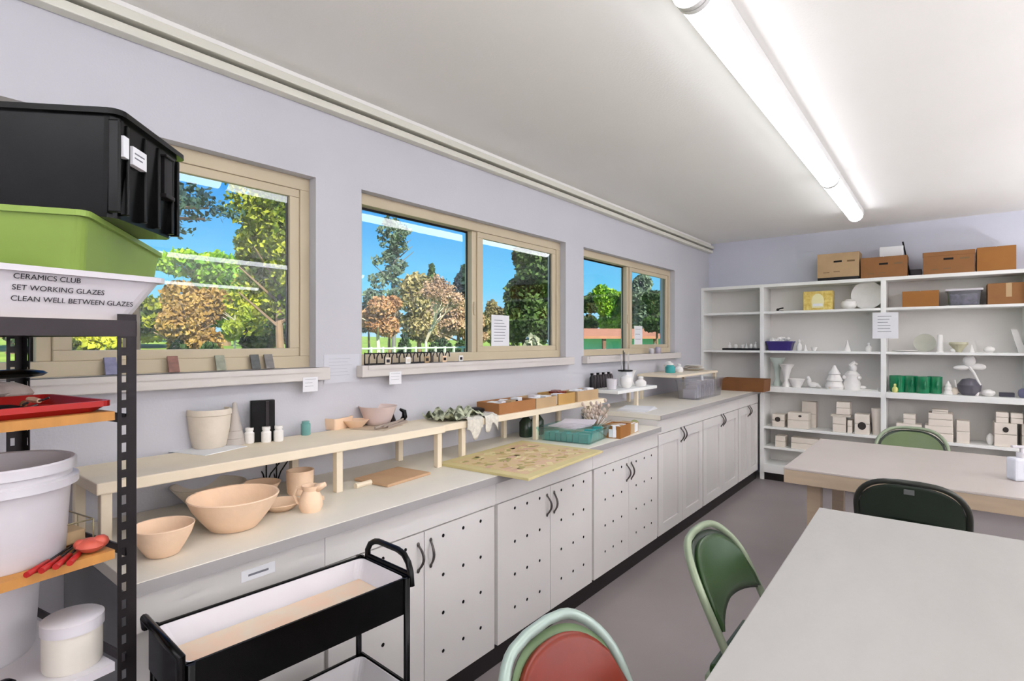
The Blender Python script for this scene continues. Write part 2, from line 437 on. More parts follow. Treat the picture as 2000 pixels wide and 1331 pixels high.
# ================================================================ RISER SHELVES on the counter
def riser(y0, y1, x0, x1, ztop, zbase, legs, label, th=.034, mt=CREAM):
    t = thing('riser_shelf', label, 'shelf', (x0, y0, zbase))
    MB().box(0, x1 - x0, 0, y1 - y0, ztop - zbase - th, ztop - zbase, .004).build('plank', mt, t)
    for (lx, ly) in legs:
        MB().box(lx - x0 - .014, lx - x0 + .014, ly - y0 - .014, ly - y0 + .014, 0, ztop - zbase - th, .003).build('leg', CREAM2, t)
    return t
ZR = 1.062
riser(.475, 1.83, .03, .335, ZR, ZP, [(.315, .50), (.315, 1.26), (.315, 1.80), (.06, 1.22), (.06, 1.78), (.06, .50)], 'long cream riser shelf on the counter holding the big ribbed pot')
riser(1.86, 3.50, .03, .27, ZR - .01, ZP, [(.25, 2.03), (.25, 2.67), (.06, 2.6), (.06, 3.2), (.25, 3.3)], 'cream riser shelf under the second window holding cardboard boxes')
riser(3.63, 4.32, .03, .30, 1.095, ZS, [(.06, 3.66), (.06, 4.28), (.28, 3.97)], 'short white riser shelf below the third window', .025, BKC)
riser(4.50, 5.55, .03, .40, 1.17, ZS, [(.38, 5.51), (.06, 4.53), (.06, 5.52)], 'cream raised plank near the bookcase holding plates and plaster pieces', .022, CREAM)
# ================================================================ BOOKCASE
BY0, BY1 = 6.19, 6.487
bk = thing('bookcase', 'white built-in bookcase across the far wall', 'bookcase', (0, BY0, 0))
BD = BY1 - BY0
X3 = 3.62
def bp_(name, x0, x1, z0, z1, m_=BKC, y0=0, y1=BD, bev=.003): return MB().box(x0, x1, y0, y1, z0, z1, bev).build(name, m_, bk)
bp_('back_panel', .02, X3, .09, 2.03, BKB, BD - .012, BD, 0)
for (a, b, z0) in ((.003, .035, ZS + .001), (.632, .672, 0), (1.70, 1.742, .0), (2.70, 2.742, 0), (3.58, 3.62, 0)): bp_('upright', a, b, z0, 2.03)
bp_('top_board', .003, 3.62, 2.03, 2.062)
for (x0, x1) in ((.672, 1.70), (1.742, 2.70), (2.742, 3.58)):
    for (z, th) in ((1.775, .024), (1.362, .024), (.985, .055), (.565, .026), (.355, .024), (.17, .09)):
        bp_('shelf_board', x0, x1, z - th, z, y0=.002 if th < .05 else -.012)
for z in (1.775, 1.362): bp_('shelf_board', .035, .632, z - .024, z, y0=.002)
bp_('plinth', .672, 3.58, 0, .08, BLACKB, .02, .04, 0)
SH = {'T': 2.062, 'A': 1.775, 'B': 1.362, 'C': .985, 'D': .565, 'E': .355}
def xat(u, Y): return ony(u, 667, Y).x
def span(u0, u1, Y): return xat(u0, Y), xat(u1, Y)
def zat(u, v, Y): return ony(u, v, Y).z
def carton(u0, u1, vt, shelf, label, m_=CARD, Y=None, dp=.22, lid=False, hand=True, cat='box', mark=None, name='cardboard_box', rot=0, zbase=None, group='cardboard boxes on the bookcase'):
    Y = Y or BY0 + .03
    x0, x1 = span(u0, u1, Y); um = (u0 + u1) / 2
    zb = SH[shelf] if zbase is None else zbase
    h = zat(um, vt, Y) - zb
    w = x1 - x0
    t = thing(name, label, cat, ((x0 + x1) / 2, Y, zb), rot, group)
    b = MB(); b.m(m_).box(-w / 2, w / 2, 0, dp, 0, h, .002)
    if hand: b.m(HOLE).box(-.035, .035, -.0008, .002, h * .62, h * .62 + .018)
    b.build('box_body', m_, t)
    if lid: MB().box(-w / 2 - .004, w / 2 + .004, -.004, dp + .004, h - .035, h + .002, .002).build('lid', m_, t)
    else:
        f = MB(); f.box(-w / 2, -.003, .003, dp - .003, h, h + .003); f.box(.003, w / 2, .003, dp - .003, h, h + .003); f.build('flap', m_, t)
    if mark: mark(t, w, h)
    return t
def marks(t, w, h):
    m = MB(); m.box(w * .22, w * .40, -.0006, .0002, h * .62, h * .69); m.box(-w * .35, -w * .2, -.0006, .0002, h * .2, h * .23); m.box(-w * .1, w * .05, -.0006, .0002, h * .22, h * .25)
    m.build('print', mat('brown_print', (120, 96, 66), .8), t)
def tape(t, w, h):
    MB().box(-w * .06, w * .08, -.001, .0, h * .35, h, 0).build('tape', CARD2, t)
# top of the bookcase
x0, x1 = span(1597, 1677, BY0 + .03)
single('stacking_tray', MB().box(0, x1 - x0, 0, .26, 0, .03, .003), BLACKM, 'thin black tray under the pale box on top of the bookcase', 'tray', (x0, BY0 + .02, SH['T']))
carton(1596, 1678, 495, 'T', 'pale cardboard box with a hand hole, leftmost on top of the bookcase', CARD2, mark=marks, zbase=SH['T'] + .03)
carton(1681, 1772, 502, 'T', 'brown cardboard box with white foam sticking out, top of the bookcase', CARD, mark=marks)
carton(1803, 1904, 491, 'T', 'tan box with a dark hand hole, third from left on top', CARD, mark=marks, lid=True, Y=BY0 + .02)
carton(1908, 1985, 482, 'T', 'plain orange brown cardboard box, rightmost on top of the bookcase', CARD3, hand=False, Y=BY0 + .02)
Y = BY0 + .10; x0, x1 = span(1717, 1764, Y); zt = zat(1725, 502, BY0 + .03)
single('foam_block', MB().box(0, x1 - x0, 0, .08, 0, zat(1740, 482, Y) - zt - .003, .004, rot=.05), PAPER, 'white foam block sticking out of the brown box on top', 'foam', (x0, Y, zt + .006))
a = ony(1776, 545, BY0 + .05); b = ony(1761, 470, BY0 + .05)
MBt = MB().box(-.006, .006, 0, .02, 0, 1); x0 = a.x
m = MB(); m.tube([(0, 0, .0), (b.x - a.x, .02, b.z - SH['T'])], .007, 6)
single('black_stick', m, BLACKM, 'thin black stick leaning beside the brown box on top', 'stick', (a.x + .004, BY0 + .12, SH['T']))
x0, x1 = span(1776, 1800, BY0 + .12)
single('grey_tin', MB().box(0, x1 - x0, 0, .1, 0, .07, .004), GUN, 'dark grey tin in the gap between boxes on top of the bookcase', 'tin', (x0, BY0 + .15, SH['T']))
# shelf A
carton(1762, 1834, 569, 'A', 'small orange cardboard box on the upper right shelf beside a clear bin', CARD3, hand=False)
carton(1929, 2012, 553, 'A', 'taped cardboard box at the right edge of the upper shelf', CARD, hand=False, mark=tape)
Y = BY0 + .02; x0, x1 = span(1850, 1917, Y); h = zat(1880, 568, Y) - SH['A']; w = x1 - x0
t = thing('storage_bin', 'clear plastic bin with a white lid on the upper right shelf', 'bin', ((x0 + x1) / 2, Y + .11, SH['A']))
MB().taper(0, h, (w / 2 - .01, .1), (w / 2, .11), th=.003).build('bin_body', glassmat('clear_plastic', (.8, .82, .86), .1, .12), t)
MB().box(-w / 2 + .02, w / 2 - .02, -.08, .08, .006, h * .8, .01).build('contents', mat('mixed_contents', (70, 66, 80), .7, col2=(170, 160, 170), scale=30), t)
MB().box(-w / 2 - .012, w / 2 + .012, -.122, .122, h, h + .018, .004).build('lid', WHITEP, t)
# gold picture box
Y = BY0 + .05; x0, x1 = span(1569, 1626, Y); h = zat(1597, 569, Y) - SH['A']; w = x1 - x0
GOLD = mat('gold_print', (196, 160, 60), .45, var=.2, scale=30, col2=(232, 214, 130))
t = thing('gilt_box', 'gold ornamented box with an arched white picture on the upper shelf', 'box', ((x0 + x1) / 2, Y, SH['A']))
MB().box(-w / 2, w / 2, 0, .12, 0, h, .003).build('box_body', GOLD, t)
arc = [(-w * .2, h * .12), (w * .2, h * .12)] + [(w * .22 * math.cos(a), h * .45 + h * .42 * math.sin(a)) for a in [PI * k / 12 for k in range(13)]]
MB().prism([arc[0]] + [arc[1]] + arc[2:], -.003, 0, 'y').build('arch_panel', mat('pale_gold', (232, 226, 176), .5), t)
MB().box(-w * .17, w * .17, -.005, -.003, h * .2, h * .34).build('picture', PAPER, t)
# teapot + plate
Y = BY0 + .10
def lathe_on(u, shelf, r_px, h_px, prof, name, label, cat, m_=WHITEC, Y=BY0 + .09, group=None, z=None, sy=1, wob=0):
    x = xat(u, Y); zb = SH[shelf] if z is None else z
    d = depth((x, Y, zb)); r = r_px * d / F; h = h_px * d / F
    o = MB().lathe([(p[0] * r, p[1] * h) for p in prof], sy=sy, wob=wob)
    return single(name, o, m_, label, cat, (x, Y, zb), 0, group)
POT = [(0, 0), (.55, 0), (.9, .25), (1, .5), (.85, .8), (.4, .93), (.35, 1), (0, 1)]
CONE = [(0, 0), (1, 0), (.9, .1), (.4, .6), (.3, .75), (.12, 1), (0, 1)]
BOWL = [(0, 0), (.5, 0), (.75, .4), (1, 1), (.93, 1), (.66, .42), (.4, .12), (0, .1)]
JAR = [(0, 0), (.9, 0), (1, .08), (1, .8), (.75, .9), (.75, 1), (.65, 1), (.65, .85), (0, .85)]
CUP = [(0, 0), (.8, 0), (.9, .05), (1, 1), (.92, 1), (.82, .08), (0, .07)]
VASE = [(0, 0), (.5, 0), (.55, .08), (.3, .25), (.35, .5), (.6, .8), (1, 1), (.9, 1), (.45, .78), (.2, .5), (0, .45)]
TREE = [(0, 0), (.9, 0), (1, .12), (.72, .32), (.86, .36), (.55, .6), (.66, .64), (.3, .86), (.12, 1), (0, 1)]
FIG = [(0, 0), (.8, 0), (1, .2), (.95, .45), (.6, .62), (.35, .68), (.5, .78), (.45, .92), (.2, 1), (0, 1)]
lathe_on(1658, 'A', 14, 19, POT, 'white_teapot', 'small round white bisque pot beside the upright plate', 'pot')
x = xat(1694, BY0 + .16); m = MB(); R = 24 * 6.05 / F
m.lathe([(0, -.006), (.6 * R, -.006), (R, .008), (R, .012), (.6 * R, 0), (0, 0)], n=36)
for v in m.bm.verts: v.co = Matrix.Rotation(math.radians(97), 3, 'X') @ v.co
single('dinner_plate', m, WHITEC, 'round white plate standing upright on the upper shelf', 'plate', (x, BY0 + .16, SH['A'] + R))
x = xat(1523, BY0 + .1)
m = MB(); m.box(-.035, .035, -.03, .03, 0, .008, .002); m.tube([(-.03, 0, .012), (0, 0, .03), (.035, 0, .035)], .008); m.ball(-.02, 0, .02, .014)
single('iron_trinket', m, BLACKM, 'small dark trinket alone at the left of the upper shelf', 'trinket', (x, BY0 + .1, SH['A']))
# shelf B left: black tray with minis
x0, x1 = span(1411, 1484, BY0 + .03)
single('display_tray', MB().box(0, x1 - x0 - .002, 0, .2, 0, .022, .003), BLACKM, 'low black tray in the left bay of the bookcase', 'tray', (x0, BY0 + .02, SH['B']))
for i, (u, hp, rp) in enumerate(((1425, 11, 3), (1437, 8, 3.5), (1450, 7, 4), (1458, 10, 3), (1467, 9, 3.5), (1476, 13, 3))):
    lathe_on(u, 'B', rp, hp, (FIG, POT, BOWL, CONE, POT, FIG)[i], 'bisque_miniature', 'tiny white bisque piece on the black tray, %s' % ('leftmost', 'second from left', 'third from left', 'third from right', 'second from right', 'rightmost')[i], 'figurine', Y=BY0 + .08, z=SH['B'] + .022, group='miniatures on the black tray')
# basin
Y = BY0 + .11; x0, x1 = span(1499, 1550, Y); h = zat(1525, 667, Y) - SH['B']; w = x1 - x0
t = thing('purple_basin', 'violet blue basin full of white bits on the second shelf', 'basin', ((x0 + x1) / 2, Y, SH['B']))
MB().taper(0, h, (w / 2 - .02, .07), (w / 2, .09), th=.004, rim=.006, cr=.03).build('basin_body', mat('violet_plastic', (54, 42, 112), .4), t)
m = MB()
for k in range(26): m.ball(random.uniform(-.09, .09), random.uniform(-.05, .05), h * .8 + random.uniform(0, .05), random.uniform(.015, .03), n=8)
m.build('contents', WHITEC, t)
for i, (u, hp, rp, pr, nm, lb) in enumerate(((1561, 22, 5, FIG, 'bisque_figurine', 'small white bisque figurine touching the violet basin'), (1573, 12, 4, CONE, 'bisque_figurine', 'small white pointed piece, second right of the violet basin'),
        (1590, 8, 6, BOWL, 'bisque_bowl', 'tiny white bowl on the second shelf, right of the figurines'), (1655, 22, 6, CONE, 'bisque_cone', 'white cone shaped bisque piece on the second shelf'),
        (1697, 17, 6, FIG, 'bisque_figurine', 'white figurine behind the note on the second shelf'),
        (1836, 34, 5.5, [(0, 0), (1, 0), (.9, .1), (.85, .9), (.7, 1), (0, 1)], 'bisque_candle', 'tall slim white candle shape on the second right shelf'),
        (1872, 20, 15, [(0, 0), (.3, 0), (.5, .3), (1, .8), (.95, 1), (.5, .9), (0, .8)], 'bisque_planter', 'wide greenish planter on the second right shelf'),
        (1898, 15, 5, CONE, 'bisque_figurine', 'little yellowish white cone right of the planter'), (1932, 12, 9, POT, 'bisque_pot', 'low white pot on the second right shelf'),
        (1862, 8, 5, POT, 'bisque_pot', 'tiny round pot left of the planter'))):
    lathe_on(u, 'B', rp, hp, pr, nm, lb, 'figurine' if 'fig' in nm else 'pottery', WHITEC if u != 1872 else mat('pale_olive_bisque', (190, 186, 158), .7), group='bisque pieces on the second shelf')
x = xat(1806, BY0 + .2); R = .085; m = MB(); m.lathe([(0, -.006), (.6 * R, -.006), (R, .008), (R, .012), (.6 * R, 0), (0, 0)], n=30)
for v in m.bm.verts: v.co = Matrix.Rotation(math.radians(98), 3, 'X') @ v.co
single('pale_plate', m, mat('pale_sage_bisque', (196, 196, 182), .7), 'pale sage plate leaning on the back of the second right shelf', 'plate', (x, BY0 + .2, SH['B'] + R))
m = MB(); m.prism([(0, 0), (.05, 0), (-.01, .2), (-.05, .2)], -.01, .01, 'y')
single('bisque_slab', m, WHITEC, 'leaning white slab at the right end of the second shelf', 'slab', (xat(1990, BY0 + .1), BY0 + .12, SH['B']))
x0, x1 = span(1745, 1790, BY0 + .1)
single('white_saucer', MB().lathe([(0, 0), (.06, 0), (.1, .01), (.1, .014), (.05, .006), (0, .006)]), WHITEC, 'flat white saucer on the second right shelf near the note', 'saucer', ((x0 + x1) / 2, BY0 + .12, SH['B']))
# note on the upright
p = ony(1729, 636, BY0)
def note(name, w, h, label, loc, axis='y', n=6, cat='note', rot=0, faint=False):
    t = thing(name, label, cat, loc, rot)
    s = MB(); L = MB()
    if axis == 'y':
        s.box(-w / 2, w / 2, -.0012, 0, -h / 2, h / 2)
        for k in range(n): L.box(-w * .3, w * random.uniform(.1, .34), -.0017, -.0012, h * (.34 - .7 * k / n), h * (.34 - .7 * k / n) + h * .018)
    else:
        s.box(0, .0012, -w / 2, w / 2, -h / 2, h / 2)
        for k in range(n): L.box(.0012, .0017, -w * .36, w * random.uniform(.1, .38), h * (.34 - .7 * k / n), h * (.34 - .7 * k / n) + h * .016)
    s.build('sheet', FAINT if faint else PAPER, t); L.build('print', FAINTI if faint else INK, t); return t
note('paper_notice', .2, .245, 'white printed notice pinned to the bookcase upright', (p.x, BY0 - .001, p.z))
# shelf C
YC = BY0 + .10
t0 = lathe_on(1518, 'C', 14, 55, VASE, 'flower_vase', 'tall fluted vase at the left of the middle shelf', 'vase', mat('celadon_bisque', (196, 206, 196), .6), Y=BY0 + .14, wob=.08)
lathe_on(1536, 'C', 14, 44, VASE, 'flower_vase', 'shorter fluted white vase beside the tall vase', 'vase', WHITEC, Y=BY0 + .07, wob=.1)
lathe_on(1556, 'C', 14, 16, BOWL, 'bisque_bowl', 'small white bowl in the middle shelf between vase and animal', 'bowl', WHITEC, Y=BY0 + .08)
x = xat(1588, YC); m = MB(); m.ball(0, 0, .03, .05, .03, .03); m.ball(-.035, 0, .065, .02, .018, .04); m.ball(-.045, 0, .10, .018); m.tube([(.03, 0, .04), (.05, 0, .02), (.07, 0, .008)], [.02, .015, .008])
single('bisque_duck', m, WHITEC, 'white bisque bird on the middle shelf', 'figurine', (x, YC, SH['C']))
lathe_on(1630, 'C', 17, 46, TREE, 'bisque_tree', 'white bisque tree in the middle shelf', 'figurine', WHITEC, Y=BY0 + .08)
lathe_on(1622, 'C', 4, 9, POT, 'bisque_trinket', 'tiny dark mouthed pot in front of the bisque tree', 'pot', CLAYG, Y=BY0 + .02)
x = xat(1664, YC); d_ = 6; m = MB()
m.lathe([(0, 0), (.07, 0), (.075, .06), (.055, .12), (.065, .15), (.04, .18), (0, .19)]); m.ball(.01, 0, .21, .034, .034, .04); m.tube([(-.01, 0, .23), (.02, 0, .27), (.045, 0, .25)], [.03, .02, .008]); m.ball(.06, -.02, .12, .022); m.ball(-.06, -.02, .12, .022)
single('bisque_santa', m, WHITEC, 'white bisque figure with a pointed hat, right of the tree', 'figurine', (x, YC, SH['C']))
x0, x1 = span(1678, 1716, YC); m = MB(); m.box(.0, x1 - x0, -.03, .03, 0, .01, .003); m.ball(.03, 0, .025, .03, .02, .018); m.tube([(x1 - x0 - .01, 0, 0.01), (x1 - x0 - .01, 0, .03)], .006)
single('bisque_sled', m, WHITEC, 'low white bisque piece by the divider on the middle shelf', 'figurine', (x0, YC, SH['C']))
for i, (u, hp, rp) in enumerate(((1752, 32, 13), (1777, 32, 13), (1802, 32, 13), (1826, 33, 12))):
    Y = BY0 + (.11 if i % 2 else .08); x = xat(u, Y); d = depth((x, Y, 1)); r = rp * d / F; h = hp * d / F
    t = thing('green_mug', 'glossy emerald mug on the middle right shelf, %s of the four' % ('leftmost', 'second from left', 'second from right', 'rightmost')[i], 'mug', (x, Y, SH['C']), 0, 'emerald mugs')
    MB().lathe([(p[0] * r, p[1] * h) for p in CUP]).build('mug_body', EMER, t)
    MB().tube([(r * .9 * (1 if i % 2 else -1) * 0 + r * .85 * math.cos(-1.2) , -r * .85 + -.02 * math.sin(PI * k / 8), h * (.25 + .5 * k / 8)) for k in range(9)], .005, 6).build('handle', EMER, t)
lathe_on(1748, 'C', 5, 17, FIG, 'yellow_figurine', 'tiny yellow green figurine in front of the emerald mugs', 'figurine', mat('yellow_glaze', (214, 214, 130), .3), Y=BY0 + .015)
lathe_on(1852, 'C', 8, 26, TREE, 'bisque_fir', 'small white tree right of the emerald mugs', 'figurine', WHITEC)
lathe_on(1865, 'C', 6, 14, POT, 'bisque_pot', 'small pale pot beside the bird sculpture', 'pot', CLAYG)
x = xat(1893, YC); t = thing('bird_sculpture', 'white bird sculpture over a dark grey ball on the middle right shelf', 'sculpture', (x, YC, SH['C']))
MB().lathe([(0, 0), (.05, 0), (.08, .04), (.085, .09), (.05, .14), (0, .15)]).build('ball', mat('slate_glaze', (96, 94, 102), .4), t)
m = MB(); m.tube([(.05, -.03, .0), (.07, -.03, .1), (.03, -.02, .2), (0, 0, .25)], [.012, .01, .01, .012]); m.ball(0, 0, .30, .045, .02, .055); m.ball(-.05, 0, .24, .06, .015, .022); m.ball(.06, 0, .25, .055, .015, .03); m.ball(.0, 0, .345, .03, .02, .025); m.tube([(-.09, -.02, .07), (-.1, -.02, .13)], .006)
m.build('bird', WHITEC, t)
lathe_on(1930, 'C', 11, 13, POT, 'bisque_frog', 'small white lump figurine right of the bird sculpture', 'figurine', WHITEC)
x0, x1 = span(1952, 1982, BY0 + .08)
single('slate_block', MB().box(0, x1 - x0, 0, .07, 0, .035, .003), mat('dark_slate', (64, 62, 74), .5), 'small dark slab on the middle right shelf', 'block', (x0, BY0 + .08, SH['C']))
lathe_on(1997, 'C', 7, 18, POT, 'blue_jar', 'bluish grey jar at the right end of the middle shelf', 'jar', mat('blue_grey_glaze', (130, 130, 160), .4))
# shelf D and E
MOLD = mat('plaster_white', (232, 222, 208), .75, var=.04, scale=9)
def mold(u0, u1, vt, shelf, label, Y=BY0 + .03, zb=None, dp=.14, dot=None, dent=0, name='plaster_mold'):
    x0, x1 = span(u0, u1, Y); w = x1 - x0; zb = SH[shelf] if zb is None else zb
    h = zat((u0 + u1) / 2, vt, Y) - zb
    t = thing(name, label, 'plaster mold', ((x0 + x1) / 2, Y, zb), 0, 'plaster molds on the lower shelves')
    h2 = h * .52
    MB().box(-w / 2, w / 2, 0, dp, 0, h2 - .001, .005).build('lower_half', MOLD, t)
    MB().box(-w / 2, w / 2, 0, dp, h2 + .001, h, .005).build('upper_half', MOLD, t)
    if dot:
        m = MB(); m.lathe([(0, .001), (dot[2] * w, .001), (dot[2] * w, -.001)], n=18)
        for v in m.bm.verts: v.co = Vector((v.co.x, v.co.z, v.co.y * dot[3]))
        o = m.build('hole', mat('dark_cavity', (58, 52, 48), .8), t, (dot[0] * w, -.0015, dot[1] * h))
    return t, zb + h
mold(1508, 1532, 810, 'D', 'small cube mold with a dark mark, far left of the lower shelf', dot=(-.05, .6, .22, 1))
mold(1538, 1579, 807, 'D', 'wide pale mold in front of the tall one on the lower shelf', dot=(.1, .8, .08, .7))
mold(1566, 1594, 785, 'D', 'tall slim mold rising behind the wide one on the lower shelf', Y=BY0 + .18, dp=.09)
_, zt = mold(1626, 1652, 815, 'D', 'mold carrying the flat lid and block, lower middle shelf')
mold(1622, 1661, 811, 'D', 'flat slab lying on the lower middle mold', zb=zt)
mold(1633, 1660, 786, 'D', 'square block mold standing on the flat slab', zb=zat(1640, 811, BY0 + .03) + .004, dp=.12)
mold(1655, 1664, 822, 'D', 'thin upright mold strip beside the round hole mold')
mold(1669, 1698, 810, 'D', 'upright mold with a large round black hole', dot=(.0, .42, .28, 1.1))
x0, x1 = span(1705, 1722, BY0 + .05)
lathe_on(1713, 'D', 10, 52, [(0, 0), (.75, 0), (.8, .3), (1, .95), (.9, 1), (0, .97)], 'fluted_column', 'tall fluted white column left of the divider on the lower shelf', 'column', MOLD, Y=BY0 + .09, wob=.03)
_, zt = mold(1750, 1800, 829, 'D', 'low flat mold under a small cube, right lower shelf')
mold(1764, 1788, 810, 'D', 'small cube mold on top of the low flat mold', zb=zt, dp=.1)
_, zt = mold(1806, 1862, 833, 'D', 'big mold at the bottom of the right lower shelf stack', dp=.2)
_, zt = mold(1813, 1861, 808, 'D', 'second mold of the stack on the right lower shelf', zb=zt, dp=.18)
mold(1820, 1852, 801, 'D', 'narrow mold topping the stack on the right lower shelf', zb=zt, dp=.14)
mold(1868, 1894, 823, 'D', 'tall block mold of two halves right of the stack')
_, zt = mold(1942, 1987, 827, 'D', 'cube mold with a round dark seal near the right edge', dp=.2, dot=(.0, .72, .13, 1.2))
mold(1945, 1970, 806, 'D', 'small mold on the cube mold, left one of two', zb=zt, dp=.12)
mold(1974, 1999, 808, 'D', 'small mold on the cube mold, right one of two', zb=zt, dp=.12)
lathe_on(1934, 'D', 6, 22, POT, 'white_pot', 'small white pot left of the cube mold with the seal', 'pot')
mold(1996, 2030, 830, 'D', 'mold cut by the right edge of the picture on the lower shelf', dp=.2)
mold(1514, 1533, 852, 'E', 'small mold on the bottom shelf, leftmost')
mold(1545, 1600, 857, 'E', 'wide mold on the bottom shelf behind the table corner')
mold(1760, 1850, 862, 'E', 'wide mold on the bottom shelf hidden behind the green chair')
# ================================================================ CARD BOX + CLEAR BIN at the counter end
p = ony(1455, 757, 6.1)
t = thing('cardboard_tray', 'open brown cardboard tray at the far end of the counter', 'tray', (xat(1455, 6.02), 6.02, ZS), 0)
w_ = xat(1499, 6.0) - xat(1412, 6.0)
MB().taper(0, .125, (w_ / 2 - .008, .125), (w_ / 2, .13), th=.005, cr=.004).build('tray_body', mat('brown_cardboard', (122, 78, 42), .8, var=.1), t)
MB().box(-w_ / 2 + .02, w_ / 2 - .05, -.1, .1, .006, .09, .01).build('contents', CARD, t)
t = thing('clear_bin', 'large clear plastic bin on the far counter under the raised plank', 'bin', (.40, 5.06, ZS), 0)
MB().taper(0, .17, (.09, .31), (.105, .335), th=.003, rim=.005, cr=.02).build('bin_body', glassmat('cloudy_plastic', (.86, .87, .92), .25, .25), t)
m = MB()
for k in range(9): m.box(-.06 + .002 * k, .05, -.28 + .06 * k, -.24 + .06 * k, .006, .09 + .03 * (k % 3), .006)
m.build('contents', WHITEP, t)
# things on raised plank z 1.17
ZK = 1.17
def cpot(u, v, z, r_px, h_px, prof, name, label, cat, m_=CLAY, group=None, sy=1, wob=0, n=36):
    p = onz(u, v, z); d = depth(p); r = r_px * d / F; h = h_px * d / F
    return single(name, MB().lathe([(q[0] * r, q[1] * h) for q in prof], sy=sy, wob=wob, n=n), m_, label, cat, (p.x, p.y, z), 0, group)
def on_plank(u, x): q = onx(u, 700, x); return q
for i, (u, x, r, h, pr, nm, m_, lb, ct) in enumerate((
        (1309, .2, .045, .07, JAR, 'teal_jar', TEAL, 'teal jar at the left end of the raised plank', 'jar'),
        (1330, .12, .05, .06, BOWL, 'plaster_bowl', CLAYG, 'grey white bowl on the raised plank beside the teal jar', 'bowl'),
        (1345, .22, .04, .08, FIG, 'plaster_figure', WHITEC, 'white plaster figure on the raised plank', 'figurine'),
        (1358, .12, .05, .10, POT, 'plaster_pot', WHITEC, 'rounded white pot on the raised plank', 'pot'))):
    q = onx(u, 700, x)
    single(nm, MB().lathe([(a[0] * r, a[1] * h) for a in pr]), m_, lb, ct, (x, min(q.y, 5.0), ZK))
q = onx(1386, 700, .2); m = MB(); z = 0
for k, R in enumerate((.11, .105, .09, .075)):
    MBx = MB().lathe([(0, 0), (.5 * R, 0), (R, .012), (R, .015), (.5 * R, .005), (0, .005)])
    single('stacked_plate', MBx, WHITEC if k % 2 else CLAYG, 'plate in the stack on the raised plank, %s' % ('bottom one', 'second from bottom', 'second from top', 'top one')[k], 'plate', (.2, min(q.y, 5.42), ZK + .0125 * k), 0, 'plate stack on the raised plank')
# white items on riser 3 and window 3 sill
ZQ = 1.095
for i, (y, x, r, h, pr, m_, lb) in enumerate(((3.72, .2, .04, .08, CUP, WHITEP, 'white cup on the short riser, left end'), (3.92, .22, .05, .10, POT, WHITEC, 'round white pot on the short riser'), (4.15, .235, .045, .08, FIG, WHITEC, 'white lumpy figure in the middle of the short riser'), (4.26, .1, .04, .12, VASE, WHITEC, 'small white vase on the short riser, right end'))):
    single('white_' + ('cup', 'pot', 'figure', 'vase')[i], MB().lathe([(a[0] * r, a[1] * h) for a in pr]), m_, lb, ('cup', 'pot', 'figurine', 'vase')[i], (x, y, ZQ))
# row of dark bottles on riser 2 end + white box
q0, q1 = onx(1147, 740, .07).y, onx(1205, 740, .07).y
for k in range(9):
    y = q0 + (q1 - q0) * k / 8
    y = min(y, 3.46)
for k in range(8):
    y = 3.665 + .043 * k
    t = thing('glaze_bottle', 'dark glaze bottle in the row on the short white riser, %s from the left' % ('first', 'second', 'third', 'fourth', 'fifth', 'sixth', 'seventh', 'eighth')[k], 'bottle', (.06, y, ZQ), 0, 'row of dark glaze bottles')
    MB().lathe([(0, 0), (.017, 0), (.018, .005), (.018, .085), (.01, .1), (.01, .105), (0, .105)], n=14).build('bottle_body', BLACKM if k == 0 else GUN, t)
    MB().lathe([(0, .105), (.012, .105), (.012, .12), (0, .12)], n=12).build('cap', WHITEP if k % 2 else BLACK, t)
q = onx(1215, 740, .16)
single('white_box', MB().box(-.04, .04, -.05, .05, 0, .12, .003), PAPER, 'small white box on the short riser beside the glaze bottles', 'box', (.13, 4.08, ZQ))
t = thing('brush_stand', 'black round stand with thin upright brushes, on the white box', 'stand', (.13, 4.08, ZQ + .12))
MB().lathe([(0, 0), (.06, 0), (.06, .012), (0, .012)]).build('stand_base', BLACK, t)
for k in range(5): MB().tube([(.03 * math.cos(k * 1.26), .03 * math.sin(k * 1.26), .012), (.034 * math.cos(k * 1.26), .034 * math.sin(k * 1.26), .14 + .015 * (k % 3))], .0035, 6).build('brush', (WHITEP, CLAYG, BLACKM, WHITEP, GUN)[k], t)
# cardboard boxes on riser 2
def opencarton(x, y, z, w, l, h, label, m_=CARD, fill=None, rot=0, name='open_carton', group=None, fh=.8):
    t = thing(name, label, 'box', (x, y, z), rot, group)
    MB().taper(0, h, (w / 2, l / 2), (w / 2, l / 2), th=.004, cr=.002, nb=1).build('box_body', m_, t)
    if fill: 
        m = MB()
        for k in range(10):
            m.m(random.choice(fill)); a, b = random.uniform(-w * .3, w * .3), random.uniform(-l * .38, l * .38)
            m.box(a - .025, a + .025, b - .03, b + .03, .005, h * random.uniform(fh, fh + .35), .003, rot=random.uniform(-.6, .6))
        m.build('contents', fill[0], t)
    return t
q = onx(1065, 770, .25); q2 = onx(1122, 770, .25)
opencarton(.165, 2.50, ZR - .01, .17, .34, .062, 'shallow cardboard carton on the riser, nearest of the row', mat('rust_cardboard', (160, 110, 66), .8), [PAPER, CARD2, BLACKM, WHITEP])
opencarton(.165, 2.79, ZR - .01, .17, .22, .062, 'pale sided open carton on the riser, second in the row', CARD2, [PAPER, WHITEP, INKD, REDP])
opencarton(.165, 3.02, ZR - .01, .17, .20, .07, 'mustard coloured open carton on the riser, third in the row', mat('mustard_card', (184, 146, 86), .8), [PAPER, CARD2, REDV])
opencarton(.185, 3.29, ZR - .01, .13, .28, .07, 'pale tan open carton at the far end of the riser row', CARD2, [PAPER, CARD2])
single('dark_pouch', MB().ball(0, 0, .02, .05, .07, .02), BLACKM, 'flat black pouch at the left of the riser cartons', 'pouch', (.12, 2.27, ZR - .01))
